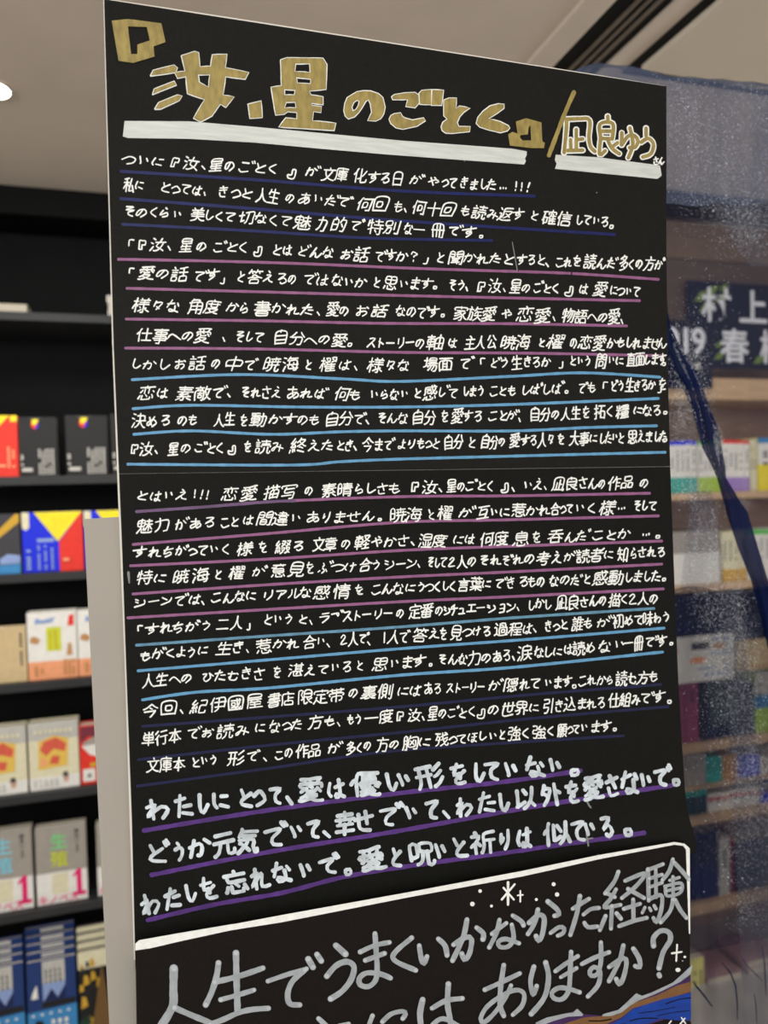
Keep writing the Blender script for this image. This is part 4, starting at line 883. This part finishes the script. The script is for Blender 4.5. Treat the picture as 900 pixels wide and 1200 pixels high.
# ------------------------------------------------------------------ lower board lettering
M5 = lambda p: q5(150, 1080, 5, p); N = lambda p: q5(310, 1050, 4.737, p); O = lambda p: q5(480, 1020, 4.737, p); P_ = lambda p: q5(640, 980, 4.737, p)
GREY = [
 (M5([(268,272),(266,400),(262,490),(200,600),(140,680)]), 9.5), (M5([(272,502),(370,545),(500,600),(600,660)]), 7),
 (M5([(530,240),(518,320),(490,410),(455,485)]), 7), (M5([(508,352),(640,320),(790,270)]), 6.6), (M5([(632,182),(636,350),(642,525)]), 7.4), (M5([(543,455),(640,428),(738,398)]), 5.8), (M5([(480,600),(560,570),(650,530),(730,512),(822,505)]), 6.4),
 (N([(18,470),(130,432),(232,402)]), 5.6), (N([(222,408),(155,470),(128,540),(140,595),(195,602)]), 6.6), (N([(242,348),(268,393)]), 7), (N([(290,322),(314,358)]), 7.2),
 (N([(395,272),(448,320)]), 7.6), (N([(345,442),(395,385),(455,362),(495,390),(480,460),(430,525),(366,568)]), 6.8),
 (N([(612,206),(618,300),(624,400),(615,465),(575,500),(530,490),(525,455),(565,425),(640,430),(698,453)]), 6.2), (N([(530,308),(610,272),(692,255)]), 5.6), (N([(558,355),(665,316)]), 5.6),
 (N([(815,230),(710,338),(838,410)]), 6.0),
 (O([(52,415),(62,480),(77,515),(95,475)]), 6), (O([(158,378),(195,415),(206,468)]), 6.2),
 (O([(317,270),(295,370),(237,498)]), 6), (O([(242,410),(310,368),(342,382),(330,460),(303,492),(288,460)]), 6.2), (O([(370,315),(408,348),(405,380)]), 6),
 (O([(497,272),(480,345),(440,425)]), 5.4), (O([(455,350),(535,290)]), 5), (O([(570,248),(618,280),(630,302)]), 5.6), (O([(565,298),(575,375),(545,420),(500,422),(490,395),(530,378),(605,402)]), 5.4),
 (O([(710,215),(692,290),(655,350)]), 5.4), (O([(662,288),(715,245),(745,265),(735,350),(715,388),(700,362)]), 6), (O([(765,170),(815,212),(828,240),(802,250)]), 5.8), (O([(780,345),(828,312),(855,320),(850,345),(820,360)]), 5),
 (P_([(145,400),(235,345)]), 5), (P_([(185,330),(168,425),(132,545)]), 5.4), (P_([(205,432),(245,402),(290,395)]), 4.8), (P_([(210,478),(230,502),(282,498)]), 5),
 (P_([(398,195),(375,250),(325,315)]), 5), (P_([(330,312),(378,335)]), 4.6), (P_([(385,292),(355,345),(320,392),(410,378)]), 4.8), (P_([(362,385),(357,510)]), 5), (P_([(327,440),(295,518)]), 4.8), (P_([(388,425),(412,455)]), 5),
 (P_([(435,245),(545,203),(500,270),(418,340)]), 4.8), (P_([(452,290),(540,340)]), 5), (P_([(480,348),(482,462)]), 5), (P_([(428,400),(518,372)]), 4.6), (P_([(402,496),(480,468),(555,450)]), 5),
 (P_([(562,180),(566,355)]), 4.8), (P_([(560,185),(645,152)]), 4.6), (P_([(605,182),(607,335)]), 4.2), (P_([(570,232),(640,210)]), 4.2), (P_([(570,280),(640,255)]), 4.2), (P_([(566,348),(635,325),(636,400),(610,475),(592,450)]), 4.8),
 (P_([(545,392),(530,422)]), 4), (P_([(570,395),(578,410)]), 4), (P_([(596,382),(606,400)]), 4),
 (P_([(700,125),(680,190),(642,240)]), 4.8), (P_([(706,142),(750,190),(788,236)]), 5), (P_([(682,242),(735,226)]), 4), (P_([(655,275),(745,258),(740,310),(668,328),(658,280)]), 4), (P_([(665,300),(742,284)]), 4), (P_([(700,222),(702,350)]), 4), (P_([(700,348),(685,410),(632,475)]), 4.8), (P_([(712,350),(740,405),(775,450)]), 5),
 (O([(415,658),(500,620),(608,568)]), 5.6), (O([(520,522),(502,650),(500,745),(520,803)]), 6), (O([(560,635),(530,700),(470,785),(412,838),(392,818),(425,755),(510,690),(590,660),(632,682),(622,745),(570,797)]), 5.4),
 (O([(687,530),(668,610),(682,685),(702,638)]), 5.6), (O([(752,508),(768,590),(745,700),(672,793)]), 6.2),
 (P_([(135,638),(130,740),(122,850),(85,900),(40,895),(28,865),(65,838),(120,842),(182,862)]), 5.6), (P_([(48,745),(110,700),(172,662)]), 5.2), (P_([(78,778),(165,728)]), 5),
 (P_([(195,705),(265,670),(345,640)]), 5.4), (P_([(300,585),(300,690),(282,760),(248,770),(238,745),(262,722),(295,745),(285,820),(228,885)]), 5.4),
 (P_([(425,602),(402,690),(345,800)]), 5.4), (P_([(345,722),(425,672),(442,700),(425,780),(402,818),(385,788)]), 5.6), (P_([(480,620),(512,675),(516,722),(490,716)]), 5.8),
 (P_([(592,605),(592,560),(630,522),(675,528),(685,572),(645,640),(622,728)]), 6), (P_([(622,764),(626,772)]), 6.2),
 (N([(298,675),(340,715),(365,745)]), 6), (N([(410,716),(465,704)]), 5.4), (N([(597,660),(575,720),(570,760)]), 5.4), (N([(652,693),(700,650),(765,635),(780,650),(765,675)]), 5.6),
 (O([(70,712),(55,790),(62,870)]), 7), (O([(122,760),(200,718),(290,706)]), 6), (O([(212,626),(208,740),(225,850),(200,900)]), 6.6), (O([(125,850),(185,818),(290,870)]), 5.6),
]
gk = Ink(S2, .0005)
for pts, wd in GREY: gk.stroke(pts, wd, 0, wob=.08, ends=1)
gk.done('brush_lettering', [I_grey, I_greyl], B2, label='large grey brush lettering')
bw = Ink(S2, .0004)
bw.outline([[(158.5,1105.5),(163,1101.5),(205,1094),(270,1083),(277,1082),(330,1072),(480,1045),(611,1020.5),(700,1002),(790,986.5),(802,988.5),(808,994),(808.5,1094),(807,1094),(805,1040),(803.5,995),(800,991),(790,989.7),(700,1007),(645,1019.5),(611,1027),(480,1051),(330,1080.5),(270,1090),(210,1103),(176,1111),(158.5,1113.5)]])
bw.done('edge_line', I_white, B2)
st = Ink(S2, .0005)
for a, bq, ww in (((545,65),(545,188),3), ((520,95),(577,160),2.4), ((582,75),(510,160),2.6), ((613,112),(613,172),1.9), ((598,137),(627,134),1.7)): st.stroke(O([a, bq]), ww)
for x, y, rr in ((347,185,13),(390,113,10),(453,196,8),(702,160,8.5),(798,75,11),(817,132,12)): st.disc(*O([(x, y)])[0], rr / 4.737)
st.stroke(P_([(725,600),(720,690)]), 2.1); st.stroke(P_([(696,648),(750,640)]), 2.1)
for x, y, rr in ((768,668,8),(730,740,14),(755,690,3)): st.disc(*P_([(x, y)])[0], rr / 4.737, ry=rr / 5.6)
st.stroke([(798,1192),(803,1199)], 1.6); st.stroke([(793,1204),(802,1193)], 1.6); st.stroke([(783,1200),(786,1196)], 1.4)
st.done('star_marks', I_white, B2)
# painted hills in the lower right corner
pt = Ink(S2, .0003)
m_br, m_pu, m_bl = 0, 1, 2
RG = [(626,1200),(650,1190),(676,1184),(683,1188),(705,1190),(724,1184),(734,1175),(745,1168),(755,1166),(771,1159),(788,1151),(798,1142),(809,1131)]
pt.outline([RG + [(809,1260),(626,1260)]], mi=m_pu)
pt.off = .00034
pt.outline([[(640,1206),(684,1192),(722,1189),(742,1175),(770,1166),(792,1155),(809.3,1150),(809.3,1162),(775,1172),(742,1181),(728,1192),(700,1204),(690,1230),(640,1230)]], mi=m_br)
pt.off = .00038
pt.outline([[(716,1200),(728,1193),(741,1182),(775,1171),(809.5,1163),(809.5,1195),(790,1196),(776,1193),(760,1199),(740,1203),(725,1215)]], mi=m_bl)
pt.off = .00042
for pts, ww in (([(738,1196),(752,1193),(770,1193)], 1.4), ([(748,1187),(770,1184),(790,1180)], .9), ([(780,1176),(795,1171),(809,1169)], 1.3), ([(770,1190),(790,1186),(808,1184)], .9), ([(690,1196),(704,1196),(716,1194)], 1.6)):
    pt.stroke(pts, ww, 3)
pt.outline([[(700,1212),(730,1199),(745,1202),(765,1199),(780,1194),(809.6,1197),(809.6,1230),(700,1230)]], mi=3)
pt.done('painted_hills', [mat('paint_brown', (122, 84, 48), .5, .1, 200), mat('paint_purple', (62, 32, 84), .5, .15, 200), mat('paint_blue', (10, 58, 150), .5, .12, 160), M_paper2], B2, label='blue, brown and purple painted hills')
rg = Ink(S2, .0006)
rg.outline([[(627,1198),(640,1192),(660,1187.5),(671,1186),(676,1181.5),(683,1188),(682,1190),(665,1191),(648,1196),(630,1203)]])
rg.outline([[(705,1190.5),(706,1188),(724,1183),(733,1175),(745,1163.5),(752,1166.5),(762,1163),(771,1159),(788,1151),(798,1142),(811,1130),(809,1141),(797,1150),(783,1157),(766,1165),(748,1172),(738,1178),(728,1186),(716,1190)]])
rg.done('ridge_line', [I_grey], B2)

# ------------------------------------------------------------------ navy veil
VY = .735
def vy(px, py):
    y = VY + .010 * math.sin(px * .035 + .5) + .006 * math.sin(px * .09 + py * .006) + .03 * smooth(700, 900, px)
    return y
def V(px, py, off=0): return atY(px, py, vy(px, py) + off)
m = bpy.data.materials.new('navy_tulle'); m.use_nodes = True; nt = m.node_tree; MATS['navy_tulle'] = m
def tulle(name, col, alpha, var=.06):
    m = bpy.data.materials.new(name); m.use_nodes = True; nt = m.node_tree; nt.nodes.clear()
    out = nt.nodes.new('ShaderNodeOutputMaterial'); mx = nt.nodes.new('ShaderNodeMixShader'); tr = nt.nodes.new('ShaderNodeBsdfTransparent')
    df = nt.nodes.new('ShaderNodeBsdfDiffuse'); tl = nt.nodes.new('ShaderNodeBsdfTranslucent'); m2 = nt.nodes.new('ShaderNodeMixShader')
    c = srgb(col) + (1,); df.inputs[0].default_value = c; tl.inputs[0].default_value = c; m2.inputs[0].default_value = .35
    nz = nt.nodes.new('ShaderNodeTexNoise'); tc = nt.nodes.new('ShaderNodeTexCoord'); mp = nt.nodes.new('ShaderNodeMapping'); mp.inputs['Scale'].default_value = (14, 14, 3)
    nt.links.new(tc.outputs['Object'], mp.inputs[0]); nt.links.new(mp.outputs[0], nz.inputs['Vector']); nz.inputs['Scale'].default_value = 1.6; nz.inputs['Detail'].default_value = 4
    mr = nt.nodes.new('ShaderNodeMapRange'); mr.inputs['From Min'].default_value = .3; mr.inputs['From Max'].default_value = .7
    mr.inputs['To Min'].default_value = alpha - var; mr.inputs['To Max'].default_value = alpha + var
    nt.links.new(nz.outputs['Fac'], mr.inputs[0]); nt.links.new(mr.outputs[0], mx.inputs[0])
    nt.links.new(df.outputs[0], m2.inputs[1]); nt.links.new(tl.outputs[0], m2.inputs[2])
    nt.links.new(tr.outputs[0], mx.inputs[1]); nt.links.new(m2.outputs[0], mx.inputs[2]); nt.links.new(mx.outputs[0], out.inputs[0])
    return m
bpy.data.materials.remove(m); del MATS['navy_tulle']
T_main = tulle('navy_tulle', (44, 50, 78), .30)
T_dark = tulle('navy_tulle_gathered', (24, 36, 76), .94, .04)
T_fold = tulle('navy_tulle_fold', (104, 108, 124), .26, .1)
T_hem = tulle('navy_tulle_hem', (84, 90, 110), .35)
VEIL = thing('veil', tuple(V(830, 300)), 'sheer navy veil with silver glitter hanging behind the right side of the black boards', 'veil')
VTOP = [(640, 96), (668, 86), (684, 78), (700, 74.5), (726, 77), (756, 81.5), (783, 90), (824, 92), (900, 98.5), (1010, 108)]
def veil_sheet():
    v = []; f = []; nx, ny = 90, 60; xs_ = [655 + 350 * i / nx for i in range(nx + 1)]
    for j in range(ny + 1):
        for x in xs_:
            t = interp(VTOP, x); y = t + (1700 - t) * (j / ny)
            v.append(V(x, y) - VEIL.location)
    for j in range(ny):
        for i in range(nx):
            a = j * (nx + 1) + i; f.append((a, a + nx + 1, a + nx + 2, a + 1))
    link_mesh('cloth', v, f, T_main, VEIL, smooth=True)
veil_sheet()
def veil_patch(name, rows, m, off, bulge=.006, n=10):
    """A gathered or folded strip: rows = [(y, x_left, x_right)] following the cloth, rounded across."""
    v = []; f = []; R_ = []
    for (ya, la, ra), (yb, lb, rb) in zip(rows, rows[1:]):
        k = max(2, int((yb - ya) / 8))
        for i in range(k): t = i / k; t2 = t; R_.append((ya + (yb - ya) * t2, la + (lb - la) * t, ra + (rb - ra) * t))
    R_.append(rows[-1])
    for y, l, r in R_:
        for i in range(n + 1):
            t = i / n; x = l + (r - l) * t
            v.append(V(x, y, off - bulge * math.sin(math.pi * t) - bulge * .42 * math.sin(t * 14 + y * .05)) - VEIL.location)
    for j in range(len(R_) - 1):
        for i in range(n):
            a = j * (n + 1) + i; f.append((a, a + n + 1, a + n + 2, a + 1))
    return link_mesh(name, v, f, m, VEIL, smooth=True)
sash = [(340,768,781),(366,768,782.5),(385,770,787),(410,776,799),(435,784,817),(455,800,824),(478,810,832),(500,816,841),(525,823,846),(548,835,850),(560,840,851),(585,847,866),(600,851,876),(640,864,888),(680,880,900),(720,890,925),(760,900,950)]
veil_patch('gathered_sash', sash, T_dark, -.008, .009, 12)
veil_patch('gathered_sash', [(384,768,786),(410,770,796),(440,772,812),(455,776,820)], tulle('navy_tulle_double', (22, 31, 66), .72), -.004, .004)
veil_patch('fold', [(575,812,834),(600,808,840),(640,803,846),(690,797,850)], T_fold, -.004, .004)
veil_patch('fold', [(690,842,866),(760,846,874),(830,852,882),(900,858,892),(1000,862,905),(1200,872,930)], T_fold, -.004, .005)
T_flap = tulle('navy_tulle_flap', (100, 110, 136), .52, .08)
def veil_layer(name, x0, x1, top, bottom, m, off, nx=70, ny=24):
    v = []; f = []
    for j in range(ny + 1):
        for i in range(nx + 1):
            x = x0 + (x1 - x0) * i / nx; v.append(V(x, top(x) + (bottom(x) - top(x)) * j / ny, off) - VEIL.location)
    for j in range(ny):
        for i in range(nx):
            k = j * (nx + 1) + i; f.append((k, k + nx + 1, k + nx + 2, k + 1))
    link_mesh(name, v, f, m, VEIL, smooth=True)
veil_layer('flap', 657, 1005, lambda x: interp(VTOP, x), lambda x: 240 + 2 * math.sin(x * .11), T_flap, -.003)
veil_patch('flap', [(236,836,1010),(262,846,1010),(285,858,1010),(312,880,1010)], T_fold, -.004, .001, 20)
T_low = tulle('navy_tulle_lower', (17, 21, 42), .58, .08)
veil_layer('lower_layer', 700, 1005, lambda x: 692 + 5 * math.sin(x * .06), lambda x: 1117 - .2 * (x - 812), T_low, .005)
veil_layer('lower_layer', 700, 1005, lambda x: 1117 - .2 * (x - 812), lambda x: 1690, tulle('navy_tulle_hanging', (20, 24, 40), .34, .12), .0055)
# the rolled upper hem
def hem():
    v = []; f = []
    pts = [(x, interp(VTOP, x)) for x in [657 + 4 * i for i in range(87)]]; k = 8
    for i, (x, y) in enumerate(pts):
        c = V(x, y + 1.5); rr = .0022 * (1 + .3 * math.sin(i * .7))
        for j in range(k):
            a = 2 * math.pi * j / k; v.append(c + Vector((0, rr * math.cos(a), rr * math.sin(a))) - VEIL.location)
    for i in range(len(pts) - 1):
        for j in range(k): f.append((i * k + j, i * k + (j + 1) % k, (i + 1) * k + (j + 1) % k, (i + 1) * k + j))
    link_mesh('hem', v, f, T_hem, VEIL, smooth=True)
hem()
def thread_crease(pts, w):
    v = []; f = []; k = 6; n = len(pts)
    for i, (x, y) in enumerate(pts):
        rr = w * (math.sin(math.pi * (i + .4) / (n - .2)) * .8 + .2); c = V(x, y, -.006)
        for j in range(k):
            a = 2 * math.pi * j / k; v.append(c + Vector((rr * math.cos(a), rr * math.sin(a) * .6, 0)) - VEIL.location)
    for i in range(n - 1):
        for j in range(k): f.append((i * k + j, i * k + (j + 1) % k, (i + 1) * k + (j + 1) % k, (i + 1) * k + j))
    link_mesh('crease', v, f, T_dark, VEIL, smooth=True)
thread_crease([(812,1150),(818,1158),(826,1168),(835,1180)], .0014)
thread_crease([(846,1128),(856,1140),(862,1155),(864,1175),(864,1195)], .0012)
thread_crease([(893,1108),(896,1130),(897,1150),(898,1166)], .0012)
thread_crease([(868,1120),(876,1132),(886,1142),(894,1150)], .0009)
thread_crease([(884,1165),(886,1180),(887,1200)], .0009)

def glitter():
    rnd = random.Random(11); v = []; f = []
    spots = [  # (weight, cx, cy, sx, sy)
        (900, 820, 170, 40, 45), (700, 870, 200, 40, 50), (330, 890, 120, 22, 18), (300, 800, 120, 14, 30), (420, 870, 250, 26, 12), (260, 880, 275, 18, 12),
        (700, 805, 425, 13, 28), (160, 822, 470, 9, 14), (520, 798, 485, 9, 34), (190, 812, 510, 12, 24), (240, 840, 525, 4, 14), (120, 866, 592, 10, 5),
        (620, 826, 620, 10, 32), (380, 838, 690, 16, 30), (280, 822, 650, 14, 30), (260, 806, 575, 12, 10), (430, 864, 710, 7, 40), (260, 845, 735, 14, 25), (340, 876, 770, 9, 34), (330, 868, 800, 12, 40),
        (300, 852, 815, 16, 34), (420, 882, 880, 14, 40), (520, 878, 905, 15, 22), (360, 884, 960, 14, 35), (240, 866, 985, 18, 30), (180, 880, 1070, 14, 14), (330, 845, 850, 32, 150), (300, 850, 300, 30, 120)]
    for wgt, cx, cy, sx, sy in spots:
        for _ in range(int(wgt * 4.2)):
            px, py = rnd.gauss(cx, sx), rnd.gauss(cy, sy)
            if py < interp(VTOP, px) + 2 or px < 740: continue
            c = V(px, py, -.0065 if not (380 < py < 560) else -.014) - VEIL.location
            r = .00021 * math.exp(rnd.gauss(0, .36)); n_ = Vector((rnd.gauss(0, .7), -1, rnd.gauss(0, .7))).normalized()
            a = n_.orthogonal().normalized(); b = n_.cross(a); t0 = rnd.uniform(0, 6); k = len(v)
            for i in range(5): t = t0 + i * 1.2566; v.append(c + (a * math.cos(t) + b * math.sin(t)) * r)
            f.append(tuple(range(k, k + 5)))
    o = link_mesh('glitter', v, f, mat('silver_glitter', (235, 236, 240), .35, .02, 50, metal=0, spec=.8), VEIL); o['kind'] = 'stuff'
glitter()
